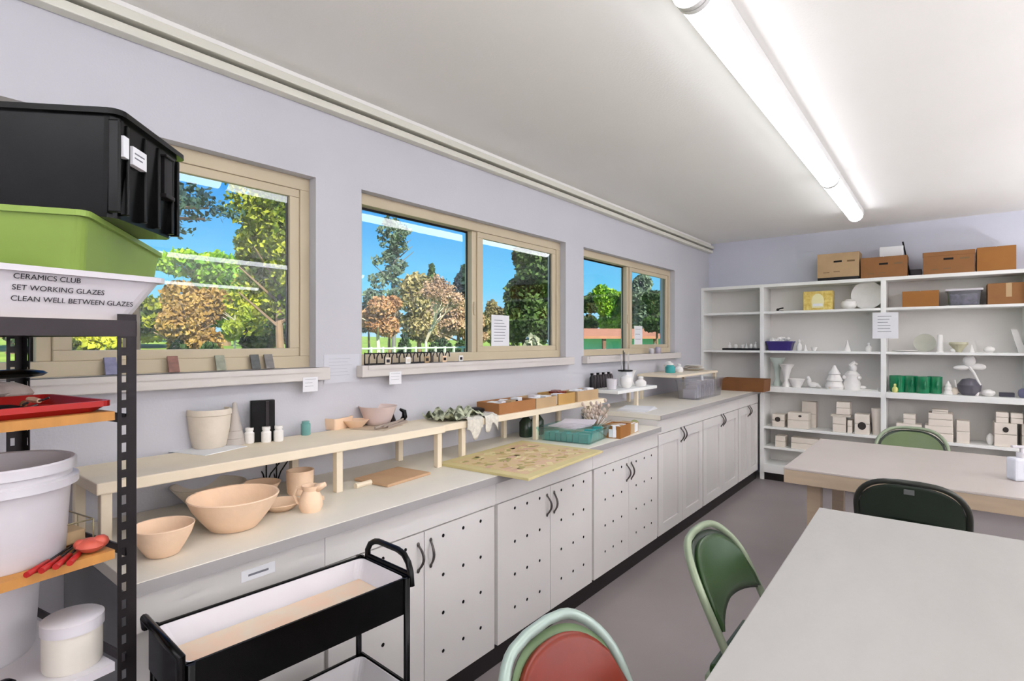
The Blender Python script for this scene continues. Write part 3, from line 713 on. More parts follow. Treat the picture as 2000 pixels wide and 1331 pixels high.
# ================================================================ COUNTER: boxes, board, teal bin, lace
p1, p2, p3 = onz(867, 905, ZP), onz(1040, 938, ZP), onz(1172, 880, ZP)
BRD = mat('printed_board', (204, 186, 128), .6, col2=(214, 180, 150), scale=9, bump=.05)
t = thing('pattern_board', 'big yellowish printed board overhanging the counter edge', 'board', (.522, 2.20, ZP), math.radians(3.5))
MB().box(-.26, .26, -.36, .36, 0, .012, .002).build('board_base', mat('board_rim', (206, 192, 138), .6, var=.06, scale=8), t)
PT = [mat('stencil_tan', (190, 164, 110), .7), mat('stencil_rose', (206, 170, 146), .7), mat('stencil_olive', (164, 154, 96), .7), mat('stencil_cream', (220, 206, 158), .7)]
m = MB(); m.m(BRD).box(-.215, .215, -.31, .31, .012, .0128)
for k in range(150):
    m.m(random.choice(PT)); a, b = random.uniform(-.19, .19), random.uniform(-.29, .29); l = random.uniform(.008, .03)
    m.box(a - l * .5, a + l * .5, b - l, b + l, .0128, .0134 + .0001 * (k % 5), rot=random.uniform(-.8, .8))
m.build('print', BRD, t)
LACE = mat('white_lace', (222, 218, 206), .9, var=.12, scale=60, bump=.4, bscale=200)
CAMO = mat('green_leaf_print', (70, 76, 56), .8, col2=(200, 206, 176), scale=22, contrast=(.42, .55))
def drape(name, x0, x1, y0, y1, z0, drop, label, m_, seed, thick=.003, amp=.012, cat='cloth', nx=16, ny=18, curve=None):
    rnd = random.Random(seed); mb = MB(); bm = mb.bm; g = []
    ph = [rnd.uniform(0, 6) for _ in range(6)]
    for i in range(nx + 1):
        row = []
        for j in range(ny + 1):
            fx, fy = i / nx, j / ny
            x = x0 + (x1 - x0) * fx; y = y0 + (y1 - y0) * fy
            z = z0 + abs(amp * (math.sin(9 * fy + ph[0] + 3 * fx) + .7 * math.sin(15 * fx + ph[1]) + .4 * math.sin(23 * fy + ph[2]))) 
            edge = .27
            if x > edge + .004:
                over = x - edge; x = edge + .012 + .004 * math.sin(12 * fy + ph[3]); z = z0 + .004 - over * (1 + .35 * math.sin(7 * fy + ph[4])) * drop
            row.append(bm.verts.new((x, y, z)))
        g.append(row)
    for i in range(nx):
        for j in range(ny):
            f = bm.faces.new((g[i][j], g[i + 1][j], g[i + 1][j + 1], g[i][j + 1])); f.smooth = True
    o = mb.build(name, m_); md = o.modifiers.new('s', 'SOLIDIFY'); md.thickness = thick; md.offset = 1
    return tag(o, label, cat)
# printed bag on the riser and the lace cloth hanging off it
drape('printed_cloth', .06, .25, 1.93, 2.20, ZR - .007, 0, 'crumpled green leaf print cloth on the riser near the second window', CAMO, 3, amp=.028)
drape('lace_cloth', .20, .355, 2.04, 2.16, ZR - .002, 1, 'white lace cloth hanging off the riser front, left one', LACE, 5, amp=.004)
drape('lace_cloth', .19, .335, 2.18, 2.28, ZR - .002, 1, 'white lace cloth hanging off the riser front, right one', LACE, 8, amp=.004)
m = MB(); m.box(0, .03, 0, .18, 0, .012, .003); m.tube([(.01, -.08, .012), (.02, .1, .016)], .006, 6); m.tube([(.03, -.04, .012), (.015, .16, .02)], .005, 6)
single('wooden_strip', m, mat('grey_wood', (160, 146, 134), .7), 'grey wooden strip lying across the right end of the long riser', 'strip', (.16, 1.60, ZR), .35)
single('folded_paper', MB().box(-.06, .06, -.05, .05, 0, .012, .003), mat('pale_lilac_paper', (206, 196, 198), .8), 'pale lilac folded paper on the riser before the cartons', 'paper', (.14, 2.14 + .22, ZR - .01), .3)
# teal clear bin with papers
t = thing('teal_organizer', 'clear plastic box with teal sides holding papers on the counter', 'box', (.425, 2.825, ZP + .0), math.radians(8))
MB().taper(.0, .08, (.155, .13), (.175, .15), th=.003, rim=.006, cr=.01).build('box_body', glassmat('clear_teal_plastic', (.72, .92, .9), .15, .15), t)
m = MB()
for k in range(6): m.box(.08, .142, -.12 + .041 * k, -.083 + .041 * k, .004, .055 + .008 * (k % 3), .003)
for k in range(6): m.box(-.14 + .037 * k, -.107 + .037 * k, -.122, -.06, .004, .05 + .008 * (k % 2), .003)
m.build('contents', TEAL, t)
m = MB(); 
for k in range(5): m.box(-.14 + .01 * k, .06 + .01 * k, -.06 + .01 * k, .12 + .01 * k, .072 + .006 * k, .077 + .006 * k, rot=.12 * k - .2)
m.build('paper_stack', mat('lilac_paper', (214, 208, 214), .8), t)
opencarton(.572, 3.085, ZP, .12, .18, .075, 'orange cardboard box at the counter edge next to the teal box', CARD3, [PAPER, WHITEP, CARD2], rot=.12, fh=.7)
opencarton(.555, 3.26, ZP, .11, .13, .062, 'small pale carton behind the orange box at the counter edge', CARD2, [PAPER, CARD2], rot=.1)
# wire and paper branch craft
t = thing('branch_craft', 'tangled white wire and paper branch standing on the counter', 'craft', (.38, 3.16, ZP))
MB().lathe([(0, 0), (.05, 0), (.055, .01), (.03, .02), (0, .02)]).build('stand', WHITEC, t)
m = MB(); 
for k in range(26):
    a = random.uniform(0, 2 * PI); r = random.uniform(.03, .11); z = random.uniform(.06, .19)
    m.tube([(0, 0, .015), (r * .5 * math.cos(a), r * .5 * math.sin(a), z * .6), (r * math.cos(a), r * math.sin(a), z)], .0022, 5)
m.build('branches', mat('tan_wire', (170, 150, 130), .6), t)
m = MB()
for k in range(34):
    a = random.uniform(0, 2 * PI); r = random.uniform(.02, .11); z = random.uniform(.1, .2)
    m.ball(r * math.cos(a), r * math.sin(a), z, .012, .006, .014, 6)
m.build('paper_blossoms', mat('blush_paper', (224, 206, 192), .8), t)['kind'] = 'stuff'
single('green_sprig', MB().ball(0, 0, .015, .05, .04, .015).ball(.03, .04, .03, .03, .02, .02), mat('moss_green', (150, 160, 110), .8), 'mossy green bundle at the counter edge by the step', 'bundle', (.47, 3.45, ZP))
m = MB(); 
for k in range(4): m.box(-.11, .11, -.14, .14, .004 * k, .004 * k + .003, rot=.06 * k)
single('paper_pile', m, PAPER, 'loose pile of white sheets on the taller countertop', 'papers', (.36, 3.82, ZS), .1)
for k, (x, y, r, lb) in enumerate(((.28, 3.33, .07, 'small white bowl behind the branch craft'), (.2, 3.5, .06, 'little pale dish on the counter at the step'))):
    single('white_dish', MB().lathe([(a[0] * r, a[1] * .04) for a in BOWL]), WHITEC, lb, 'bowl', (x, y, ZP))
for k, (y, lb) in enumerate(((2.72, 'dark green bottle under the riser, left one'), (2.84, 'dark bottle under the riser, right one'))):
    t = thing('dark_bottle', lb, 'bottle', (.14, y, ZP), 0, 'dark bottles under the riser')
    MB().lathe([(0, 0), (.04, 0), (.042, .01), (.042, .09), (.018, .12), (0, .12)]).build('bottle_body', mat('bottle_green', (44, 58, 44), .2), t)
    MB().lathe([(0, .12), (.02, .12), (.02, .14), (0, .14)]).build('cap', BLACK, t)
# ================================================================ POTTERY on the near counter
ZB = ZP
LBOWL = [(0, 0), (.46, 0), (.52, .03), (.72, .35), (.9, .68), (1, .97), (.985, 1), (.95, .98), (.86, .7), (.66, .38), (.42, .12), (0, .08)]
p = onz(455, 1040, ZB)
def big(u, v, r_px, h_px, prof, *a, **k): return cpot(u, v, ZB, r_px, h_px, prof, *a, **k)
big(457, 1030, 82, 64, LBOWL, 'mixing_bowl', 'largest pink clay bowl, centre of the near counter', 'bowl')
big(318, 1083, 55, 58, LBOWL, 'clay_bowl', 'clay bowl half hidden behind the steel rack post', 'bowl')
big(408, 985, 66, 40, [(0, 0), (.5, 0), (.8, .6), (1, 1), (.95, 1), (.75, .6), (.4, .15), (0, .12)], 'shallow_dish', 'wide grey clay dish behind the largest bowl', 'dish', CLAYG)
big(508, 970, 38, 27, BOWL, 'clay_dish', 'small clay bowl right behind the largest bowl', 'bowl')
big(586, 964, 25, 46, [(0, 0), (.85, 0), (.95, .1), (1, .5), (1.02, 1), (.92, 1), (.88, .12), (0, .1)], 'clay_crock', 'straight sided clay crock under the riser', 'crock')
p = onz(607, 998, ZB); d = depth(p); k_ = d / F
t = thing('clay_pitcher', 'small clay pitcher with a handle, right of the bowls', 'pitcher', (p.x, p.y, ZB))
MB().lathe([(q[0] * 24 * k_, q[1] * 50 * k_) for q in ((0, 0), (.75, 0), (.95, .2), (.9, .5), (.6, .8), (.75, 1), (.66, 1), (.5, .8), (.8, .5), (.8, .2), (0, .1))]).build('pitcher_body', CLAY, t)
MB().tube([(c_ * 22 * k_ * s, s_ * 22 * k_ * s, z * 50 * k_) for (s, z) in ((-.55, .85), (-1.2, .9), (-1.5, .6), (-1.2, .3), (-.8, .25))], .006, 8).build('handle', CLAY, t)
MB().tube([(c_ * .5 * 22 * k_, s_ * .5 * 22 * k_, 44 * k_), (c_ * 1.3 * 22 * k_, s_ * 1.3 * 22 * k_, 52 * k_)], [.016, .008], 8).build('spout', CLAY, t)
p = onz(548, 995, ZB); m = MB()
m.lathe([(0, 0), (.04, 0), (.07, .025), (.066, .027), (.04, .006), (0, .005)]); m.tube([(.06, .03, .022), (.09, .06, .03), (.12, .085, .034)], [.012, .009, .008], 8)
single('clay_ladle', m, CLAY, 'clay ladle dish lying between the crock and the largest bowl', 'ladle', (p.x, p.y, ZB), .2)
p = onz(440, 975, ZB)
t = thing('paint_brush', 'short brush with a white ferrule standing in the clay bowls', 'brush', (onz(440, 985, ZB).x, onz(440, 985, ZB).y, ZB))
q = onz(722, 938, ZB)
t = thing('wooden_paddle', 'flat brown paddle board on the counter behind the riser leg', 'board', (.31, 1.53, ZB), .1)
MB().box(-.10, .10, -.12, .14, 0, .012, .004).build('blade', mat('tan_clay_board', (190, 156, 122), .7, var=.06), t)
MB().tube([(0, -.12, .008), (0, -.16, .01), (0, -.2, .01)], [.012, .01, .012], 8).build('handle', CREAM2, t)
bpy.data.objects.remove([o for o in bpy.data.objects if o.name.startswith('paint_brush')][0])
for k, (u, v, hh, lb) in enumerate(((520, 950, 55, 'dark twig of wire behind the small clay bowl, left'), (540, 945, 50, 'dark twig of wire behind the small clay bowl, right'))):
    p = onz(u, v, ZB); m = MB(); 
    for a in (-.03, 0, .04): m.tube([(0, 0, 0), (a * .3, a * .3, .05), (a, a, .1 + .01 * k)], .003, 5)
    single('wire_twig', m, BLACKM, lb, 'wire', (p.x, p.y, ZB))
# on the long riser
def rp(u, v, r_px, h_px, prof, *a, **k): return cpot(u, v, ZR, r_px, h_px, prof, *a, **k)
p = onz(408, 878, ZR)
single('paper_sheet', MB().box(-.09, .09, -.09, .09, 0, .002), PAPER, 'white sheet under the ribbed pot on the riser', 'paper', (p.x, p.y, ZR), .3)
cpot(409, 873, ZR + .002, 38, 74, [(0, 0), (.72, 0), (.78, .03), (.93, .45), (1, .8), (.99, .84), (1.04, .86), (1.03, .96), (1, 1), (.9, 1), (.9, .8), (.7, .08), (0, .06)], 'ribbed_pot', 'large pale pot with a banded rim on the riser', 'pot', CLAYG)
rp(458, 868, 20, 82, [(0, 0), (1, 0), (1, .04), (.86, .14), (.9, .16), (.68, .32), (.72, .34), (.5, .54), (.52, .56), (.34, .75), (.22, .9), (.2, .97), (.1, 1), (0, 1)], 'ribbed_cone', 'tall ribbed grey cone on the riser beside the pot', 'cone', mat('grey_bisque', (186, 178, 170), .7))
for k, (u, lb) in enumerate(((487, 'left of three'), (520, 'middle of three'), (544, 'right of three'))):
    t_ = rp(u, 866 - 2 * k, 9, 30, [(0, 0), (.9, 0), (1, .08), (1, .66), (.7, .76), (.7, .8), (.85, .82), (.85, 1), (0, 1)], 'white_jar', 'small white lidded jar on the riser, %s' % lb, 'jar', WHITEC, 'small white jars on the riser')
rp(480, 855, 7, 28, FIG, 'black_figurine', 'tiny black figurine behind the leftmost white jar', 'figurine', BLACKM)
p = onx(527, 840, .12); m = MB(); m.m(BLACK).box(-.012, .012, -.045, .045, 0, .165, .004); m.m(GUN).box(.012, .016, .01, .022, .01, .16, .001)
single('black_card_case', m, BLACK, 'upright black case with a silver strip on the riser', 'case', (.062, p.y, ZR), -.3)
rp(597, 850, 9, 27, [(0, 0), (.9, 0), (1, .08), (1, .8), (.8, .85), (.8, 1), (0, 1)], 'teal_bottle', 'small teal bottle alone in the middle of the riser', 'bottle', mat('muted_teal', (110, 164, 158), .3))
p = onz(655, 836, ZR)
single('clay_box', MB().taper(0, .05, (.05, .06), (.055, .065), th=.005, cr=.012), CLAY, 'little square clay dish on the riser left of the pink bowl', 'dish', (p.x, p.y, ZR), .3)
p = onz(686, 835, ZR)
single('clay_shell', MB().lathe([(0, 0), (.03, 0), (.06, .035), (.055, .036), (.025, .008), (0, .007)]), CLAY, 'small round clay dish touching the square one', 'dish', (p.x + .02, p.y + .01, ZR))
p = onz(735, 835, ZR)
single('paper_sheet', MB().box(-.08, .09, -.09, .09, 0, .002), mat('kraft_paper', (196, 178, 156), .8), 'brown paper sheet under the pink bowl on the riser', 'paper', (p.x, p.y, ZR), .4)
cpot(738, 829, ZR + .002, 37, 36, [(0, 0), (.55, 0), (.62, .05), (.72, .3), (.95, .9), (1, 1), (.96, 1), (.66, .32), (.45, .1), (0, .08)], 'pink_bowl', 'footed pinkish white bowl on the riser', 'bowl', mat('pale_pink_bisque', (222, 202, 194), .6))
p = onz(784, 824, ZR); m = MB(); m.tube([(0, 0, .0), (.012, .01, .025), (.008, .01, .05), (-.008, -.004, .062)], [.012, .014, .012, .006], 8)
single('black_clip', m, BLACK, 'curved black piece standing right of the pink bowl', 'clip', (p.x, p.y, ZR))
# small dark thing at right end riser
p = onz(838, 812, ZR); 
single('grey_shard', MB().prism([(-.03, 0), (.03, 0), (.012, .045), (-.006, .05)], -.006, .006, 'y'), GUN, 'little grey pointed shard at the far end of the long riser', 'shard', (.07, 1.72, ZR), .6)
# ================================================================ SILL PIECES and NOTES
ZW = WZ0 + .02
for (u, v0, v1, colr, nm, lb) in ((216, 700, 740, (120, 118, 150), 'blue_tile', 'slate blue tile leaning on the first window, leftmost'), (338, 700, 734, (128, 84, 70), 'brown_tile', 'reddish brown tile leaning on the first window'),
        (430, 697, 727, (140, 142, 122), 'olive_tile', 'olive grey tile leaning on the first window'), (498, 698, 726, (78, 80, 78), 'charcoal_tile', 'charcoal tile, left of the close pair in the first window'), (525, 697, 725, (112, 108, 104), 'grey_tile', 'grey tile, right of the close pair in the first window')):
    q = onx(u, v1, -.03); m = MB(); m.box(-.004, .004, -.018, .018, 0, .062, .002)
    for v in m.bm.verts: v.co = Matrix.Rotation(-.35, 3, 'Y') @ v.co
    o = single(nm, m, mat(nm + '_glaze', colr, .3, var=.25, scale=40), lb, 'test tile', (-.018, q.y, ZW + .0015), 0, 'glaze test tiles on the first window sill')
y0 = onx(712, 700, .0).y; y1 = onx(870, 700, .0).y
t = thing('tool_rack', 'black wire rack of loops standing on the second window sill', 'rack', (.0, y0, ZW))
m = MB(); L_ = y1 - y0
m.tube([(0, 0, .055), (0, L_ * .8, .055)], .003, 6); m.tube([(0, 0, .004), (0, L_ * .8, .004)], .003, 6)
m.tube([(0, 0.001, 0), (0, 0.001, .06)], .003, 6); m.tube([(0, L_ * .8, 0), (0, L_ * .8, .06)], .003, 6)
m.build('rail_frame', BLACKM, t)
for k in range(12):
    y = .02 + (L_ - .03) * k / 11
    m = MB(); m.tube([(.008, y, .002), (.008, y, .035), (.008, y + .012, .058), (.012, y + .026, .052), (.012, y + .03, .03)], .0035, 6); m.build('loop', BLACKM if k % 3 else GUN, t)
for k in range(5):
    y = y0 + .12 + .13 * k
    t = thing('test_tile', 'small pale test tile in front of the wire rack, %s from the left' % ('first', 'second', 'third', 'fourth', 'fifth')[k], 'test tile', (.024, y, ZW), 0, 'pale test tiles on the second sill')
    MB().box(-.003, .003, -.016, .016, 0, .035, .002).build('tile_body', (CLAYG, WHITEC, CARD2, CLAY, WHITEC)[k], t)
    MB().box(.003, .0035, -.010, .010, .01, .025, 0).build('glaze_patch', (GUN, CLAYG, GUN, BLACKM, GUN)[k], t)
for (u, v, w, h, lb) in ((607, 754, .07, .062, 'small white card hanging at the right end of the first sill'), (773, 741, .075, .062, 'small white card hanging below the second sill')):
    q = onx(u, v, .055); note('hanging_card', w, h, lb, (.0515, q.y, q.z + .006), 'x', 3, 'card')
q = onx(668, 720, 0); note('wall_notice', .19, .13, 'faint white printed sheet on the wall between the first two windows', (.0008, q.y, q.z), 'x', 6, faint=True)
q = onx(978, 650, -.065); note('window_notice', .18, .22, 'white printed notice taped inside the second window', (-.068, q.y - .0, q.z + .002), 'x', 8)
q = onx(1248, 658, -.06); note('window_notice', .17, .2, 'white notice taped inside the third window', (-.068, q.y, q.z), 'x', 3)
q = onx(1248, 720, .03)
for k, (u, r, h, m_, lb) in enumerate(((1272, .025, .05, WHITEP, 'white jar on the third window sill, left'), (1285, .03, .06, mat('lilac_grey_glaze', (186, 178, 190), .5), 'lilac grey jar on the third window sill'))):
    y = onx(u, 700, .02).y
    single('sill_jar', MB().lathe([(a[0] * r, a[1] * h) for a in JAR]), m_, lb, 'jar', (.02, y, ZW))
# ================================================================ TABLES
def table(x, y, rot, w, l, label, top, edge, zt=.755, th=.07, legs=(), cat='table'):
    t = thing('work_table', label, cat, (x, y, 0), rot)
    m = MB(); m.m(top).box(0, w, -l, 0, zt - .012, zt, .003); m.build('tabletop', top, t)
    MB().box(.001, w - .001, -l + .001, -.001, zt - th, zt - .012, .002).build('apron', edge, t)
    for (lx, ly) in legs:
        MB().box(lx - .035, lx + .035, ly - .035, ly + .035, 0, zt - th, .004).build('leg', edge, t)
    return t
table(1.765, 2.632, math.radians(1.2), 2.0, 1.85, 'near work table with a creased white cover', TABW, mat('white_table_edge', (214, 208, 204), .5), th=.035, legs=((.12, -.12), (.12, -1.73), (1.88, -.12), (1.88, -1.73)))
ft = table(1.472, 4.50, 0, 2.0, 1.15, 'far work table with a pinkish beige top before the bookcase', TABP, TABE, th=.085, legs=((.13, -.13), (.13, -1.0), (1.87, -.13), (1.87, -1.0)))
# soap bottle
p = onz(1990, 938, .755)
t = thing('pump_bottle', 'white pump bottle at the right end of the far table', 'bottle', (p.x + .01, p.y, .755), .5)
MB().box(-.05, .05, -.035, .035, 0, .115, .012).build('bottle_body', mat('milky_plastic', (222, 224, 232), .3), t)
MB().lathe([(0, .115), (.022, .115), (.022, .14), (.008, .142), (.008, .165), (0, .165)], n=16).build('pump', WHITEP, t)
MB().box(-.045, .014, -.01, .01, .163, .176, .004).build('nozzle', WHITEP, t)
MB().box(-.012, .016, -.0365, -.0352, .05, .085).build('label_mark', INK, t)
# ================================================================ CHAIRS
def chair(x, y, rot, label, pad=GREENV, frame=GREENF, backm=GREEND):
    t = thing('folding_chair', label, 'chair', (x, y, 0), rot, 'folding chairs around the tables')
    # local: +x forward, top of back at x=0
    W = .215; zt = .815
    def line(z): return .005 + (zt - z) * .48          # x of side tubes at height z
    def upath(W, inset=0):
        pts = [(line(.012), -W, .012), (line(.3), -W, .3), (line(.55), -W, .55)]
        r = .15
        z1 = zt - r - inset
        pts.append((line(z1), -W, z1))
        for k in range(1, 10):
            a = PI / 2 * k / 10
            pts.append((line(z1 + r * math.sin(a)) - .03 * math.sin(a) ** 2, -(W - r * (1 - math.cos(a)) * .95), z1 + r * math.sin(a)))
        top = [(q[0], q[1], q[2]) for q in pts]
        mid = [(line(zt - inset) - .034, yy, zt - inset + .004) for yy in (-.04, 0, .04)]
        return top + mid + [(q[0], -q[1], q[2]) for q in reversed(top)]
    MB().tube(upath(W), .0125, 10).build('back_frame', frame, t)
    for s in (-1, 1):
        MB().tube([(.30, s * (W - .028), .43), (.06, s * (W - .028), .2), (-.13, s * (W - .028), .012)], .011, 8).build('leg', frame, t)
    MB().tube([(-.07, -(W - .028), .072), (-.07, W - .028, .072)], .007, 8).build('stretcher', frame, t)
    MB().tube([(line(.15), -W, .15), (line(.15), W, .15)], .007, 8).build('stretcher', frame, t)
    # curved back panel: grid in (y, z)
    def panel(off, shrink, m_, nm, thick):
        mb = MB(); bm = mb.bm; ny, nz = 18, 10; g = []
        for j in range(nz + 1):
            row = []
            for i in range(ny + 1):
                fy = -1 + 2 * i / ny; fz = j / nz
                Wp = W - .004 - shrink
                z0 = .585 + shrink + .03 * (1 - fy * fy)
                ze = zt - .010 - shrink - .155 * (1 - math.sqrt(max(0, 1 - abs(fy) ** 2.6)))
                z = z0 + (ze - z0) * fz
                yy = fy * Wp
                xx = line(z) + off - .035 * (1 - fy * fy) * (.6 + .4 * fz)
                row.append(bm.verts.new((xx, yy, z)))
            g.append(row)
        for j in range(nz):
            for i in range(ny):
                f = bm.faces.new((g[j][i], g[j][i + 1], g[j + 1][i + 1], g[j + 1][i])); f.smooth = True
        o = mb.build(nm, m_, t); md = o.modifiers.new('s', 'SOLIDIFY'); md.thickness = thick; md.offset = 0; return o
    panel(0, 0, backm, 'back_panel', .004)
    panel(.010, .012, pad, 'back_pad', .014)
    st = MB(); st.box(.06, .44, -.19, .19, .425, .445, .008); st.build('seat_pan', frame, t)
    MB().box(.07, .43, -.18, .18, .445, .475, .012).build('seat_pad', pad, t)
    return t
chair(1.55, 1.86, 0, 'green folding chair on the left side of the near table')
chair(1.50, .995, 0.03, 'folding chair with a red back pad at the bottom of the picture', pad=REDV, frame=mat('pale_sage_enamel', (158, 174, 164), .3, .2), backm=mat('sage_panel', (92, 112, 78), .4))
c2 = chair(2.055, 3.08, PI / 2, 'dark green folding chair seen from behind, between the two tables', frame=mat('dark_chair_enamel', (48, 50, 44), .35, .2), backm=GREEND)
MB().box(-.028, -.024, -.02, .02, .765, .788, .001).build('badge', mat('dull_silver', (110, 112, 110), .4, .5), c2)
chair(1.985, 4.97, -PI / 2, 'green folding chair on the far side of the far table', pad=mat('faded_green_vinyl', (96, 112, 74), .35))
# ================================================================ BLACK CART
ct = thing('utility_cart', 'black tiered utility cart with a white lined top tray', 'cart', (.742, .470, 0), 0)
CR = math.radians(-3.2); ct.rotation_euler.z = CR
CW, CL, ZT = .235, .57, .80
def tray(z1, dp, nm):
    m = MB(); th = .006
    m.box(0, CW, 0, th, z1 - dp, z1); m.box(0, CW, CL - th, CL, z1 - dp, z1); m.box(0, th, th, CL - th, z1 - dp, z1); m.box(CW - th, CW, th, CL - th, z1 - dp, z1)
    m.box(th, CW - th, th, CL - th, z1 - dp, z1 - dp + .004)
    o = m.build(nm, BLACK, ct)
    l = MB(); l.taper(z1 - dp * .62, z1 - .004, (CW / 2 - .024, CL / 2 - .032), (CW / 2 - .009, CL / 2 - .009), th=.003, cx=CW / 2, cy=CL / 2, cr=.02); l.build('white_liner', WHITEP, o)
    return o
t1 = tray(ZT, .10, 'top_tray')
PEACH = mat('peach_clay_dust', (226, 190, 162), .8, col2=(216, 202, 180), scale=12)
m = MB(); m.box(CW / 2 - .082, CW / 2 + .082, CL / 2 - .25, CL / 2 + .25, ZT - .058, ZT - .053, .002); m.build('clay_residue', PEACH, t1)
t2 = tray(.50, .11, 'lower_tray')
m = MB(); m.box(CW / 2 - .082, CW / 2 + .082, CL / 2 - .25, CL / 2 + .25, .436, .441, .002); m.build('green_residue', mat('green_dust', (140, 148, 112), .8, col2=(206, 202, 188), scale=10), t2)
t3 = tray(.20, .10, 'bottom_tray')
for (x, y) in ((-.002, .012), (CW + .002, .012), (-.002, CL - .012), (CW + .002, CL - .012)):
    MB().tube([(x, y, .05), (x, y, ZT)], .009, 8).build('post', BLACK, ct)
    MB().lathe([(0, 0), (.0, 0)] and [(0, .0), (.012, .0), (.025, .012), (.025, .038), (.012, .05), (0, .05)], x, y, 0, n=14).build('caster', BLACKM, ct)
for (y, s) in ((-.006, -1), (CL + .006, 1)):
    pts = [(0.02, y, ZT - .03), (0.02, y, ZT + .02), (.028, y + s * .004, ZT + .038), (.045, y + s * .008, ZT + .048), (.065, y + s * .009, ZT + .052), (CW - .075, y + s * .009, ZT + .052), (CW - .045, y + s * .008, ZT + .046), (CW - .02, y + s * .004, ZT + .03), (CW - .005, y, ZT + .01), (CW - .0, y, ZT - .03)]
    if s > 0: MB().tube(pts, .009, 10).tube([(.02, y, ZT + .002), (CW - .005, y, ZT + .002)], .007, 8).build('handle', BLACK, ct)
    else: MB().tube([(CW, y, ZT - .03), (CW, y, ZT + .02), (CW - .03, y - .01, ZT + .035), (.03, y - .01, ZT + .035), (0, y, ZT)], .009, 10).build('handle', BLACK, ct)
# ================================================================ STEEL RACK
RA = math.radians(9.5)
rk = thing('steel_rack', 'dark slotted steel shelving rack at the left edge', 'shelving rack', (.764, .439, 0), RA)
RD, RW = .57, .92
def slotted_post(x, y, sx, sy, z1=1.52):
    """angle post; flange A lies along y (faces +x) with keyhole slots, flange B along x"""
    m = MB(); bm = m.bm; w = .038; th = .0025
    zz = [0]; z = .06
    while z < z1 - .02: zz += [z, z + .021]; z += .0385
    zz.append(z1)
    for fl in (0, 1):
        if fl == 0: P = lambda a, z, o: (x + sx * o, y + sy * a, z)
        else: P = lambda a, z, o: (x + sx * a, y + sy * o, z)
        aa = [0, .020, .030, w]
        for o in (0, th):
            for i in range(3):
                for j in range(len(zz) - 1):
                    if i == 1 and j % 2 == 1: continue
                    bm.faces.new([bm.verts.new(P(a, q, o)) for (a, q) in ((aa[i], zz[j]), (aa[i + 1], zz[j]), (aa[i + 1], zz[j + 1]), (aa[i], zz[j + 1]))])
        bm.faces.new([bm.verts.new(P(w, q, o)) for (q, o) in ((0, 0), (z1, 0), (z1, th), (0, th))])
    return m.build('post', STEELDK, rk)
for (x, y, sx, sy) in ((0, 0, -1, -1), (-RD, 0, 1, -1), (0, -RW, -1, 1), (-RD, -RW, 1, 1)): slotted_post(x, y, sx, sy)
RZ = [1.506, 1.307, 1.005, .76, .30]
for k, z in enumerate(RZ):
    bm_ = MB(); h = .035 if k == 0 else .022
    if k == 0:
        bm_.box(-.004, .002, -RW + .04, -.003, z - h, z); bm_.box(-RD - .002, -RD + .004, -RW, 0, z - h, z); bm_.box(-RD, 0, -.004, .001, z - h, z)
    else:
        bm_.box(-RD - .002, -RD + .004, -RW, 0, z - h - .005, z - .005); bm_.box(-RD, -.04, -.004, .0, z - h - .012, z - .012)
    bm_.build('beam', GUN, rk)
    MB().box(-RD + .006, -.005 if k == 0 else -.003, -RW + .006, -.006 if k == 0 else -.042, z - .019, z).build('shelf_board', (CARD2 if k == 0 else ORNG if k < 3 else WHITEP), rk)
# end bracing of the rack
m = MB(); m.box(-RD + .04, -.04, -.006, -.003, 1.20, 1.225); m = MB()
def rl(x, y, z): # rack local to world
    return Vector((.764 + x * math.cos(RA) - y * math.sin(RA), .439 + x * math.sin(RA) + y * math.cos(RA), z))
# white tub with handwriting
t = thing('white_bus_tub', 'white plastic tub with handwritten lines on the rack top', 'tub', rl(-.215, -.27, RZ[0]), RA)
MB().taper(0, .10, (.195, .27), (.22, .325), th=.004, rim=.01, cr=.03).build('tub_body', WHITEP, t)
al = math.atan2(.025, .088)
for k, s in enumerate(('CERAMICS CLUB', 'SET WORKING GLAZES', 'CLEAN WELL BETWEEN GLAZES')):
    z = .074 - .021 * k
    xx = .195 + .025 * z / .088 + .0022
    M = Matrix.Translation((xx, .052, z)) @ Matrix.Rotation(PI / 2, 4, 'Z') @ Matrix.Rotation(PI / 2 + 0 - al * -1 * 1.0, 4, 'X')
    text('handwriting', s, .0148, INKD, t, M)
# lime bin
d1 = Vector((-.853, .522, 0)); d2 = Vector((-.522, -.853, 0))
gL, gW = .60, .42
gc = Vector((.834, .333, 0)) + d1 * gL / 2 + d2 * gW / 2
ga = math.atan2(d1.y, d1.x)
t = thing('lime_bin', 'lime green plastic bin tilted across the top of the white tub', 'bin', (gc.x, gc.y, RZ[0] + .101), ga)
MB().taper(0, .118, (gL / 2 - .03, gW / 2 - .02), (gL / 2 - .008, gW / 2 - .008), th=.004, rim=.008, cr=.02).build('bin_body', LIME, t)
# black tote
e1 = Vector((-.729, .685, 0)); e2 = Vector((-.685, -.729, 0)); tL, tW = .318, .50
tcn = Vector((.831, .389, 0)) + e1 * tL / 2 + e2 * tW / 2
t = thing('black_tote', 'glossy black plastic tote on top of the lime bin', 'tote', (tcn.x, tcn.y, RZ[0] + .2195), math.atan2(e1.y, e1.x))
TH_ = .225
MB().taper(0, TH_, (tL / 2 - .025, tW / 2 - .025), (tL / 2 - .012, tW / 2 - .012), th=.004, rim=.012, cr=.025).build('tote_body', BLACK, t)
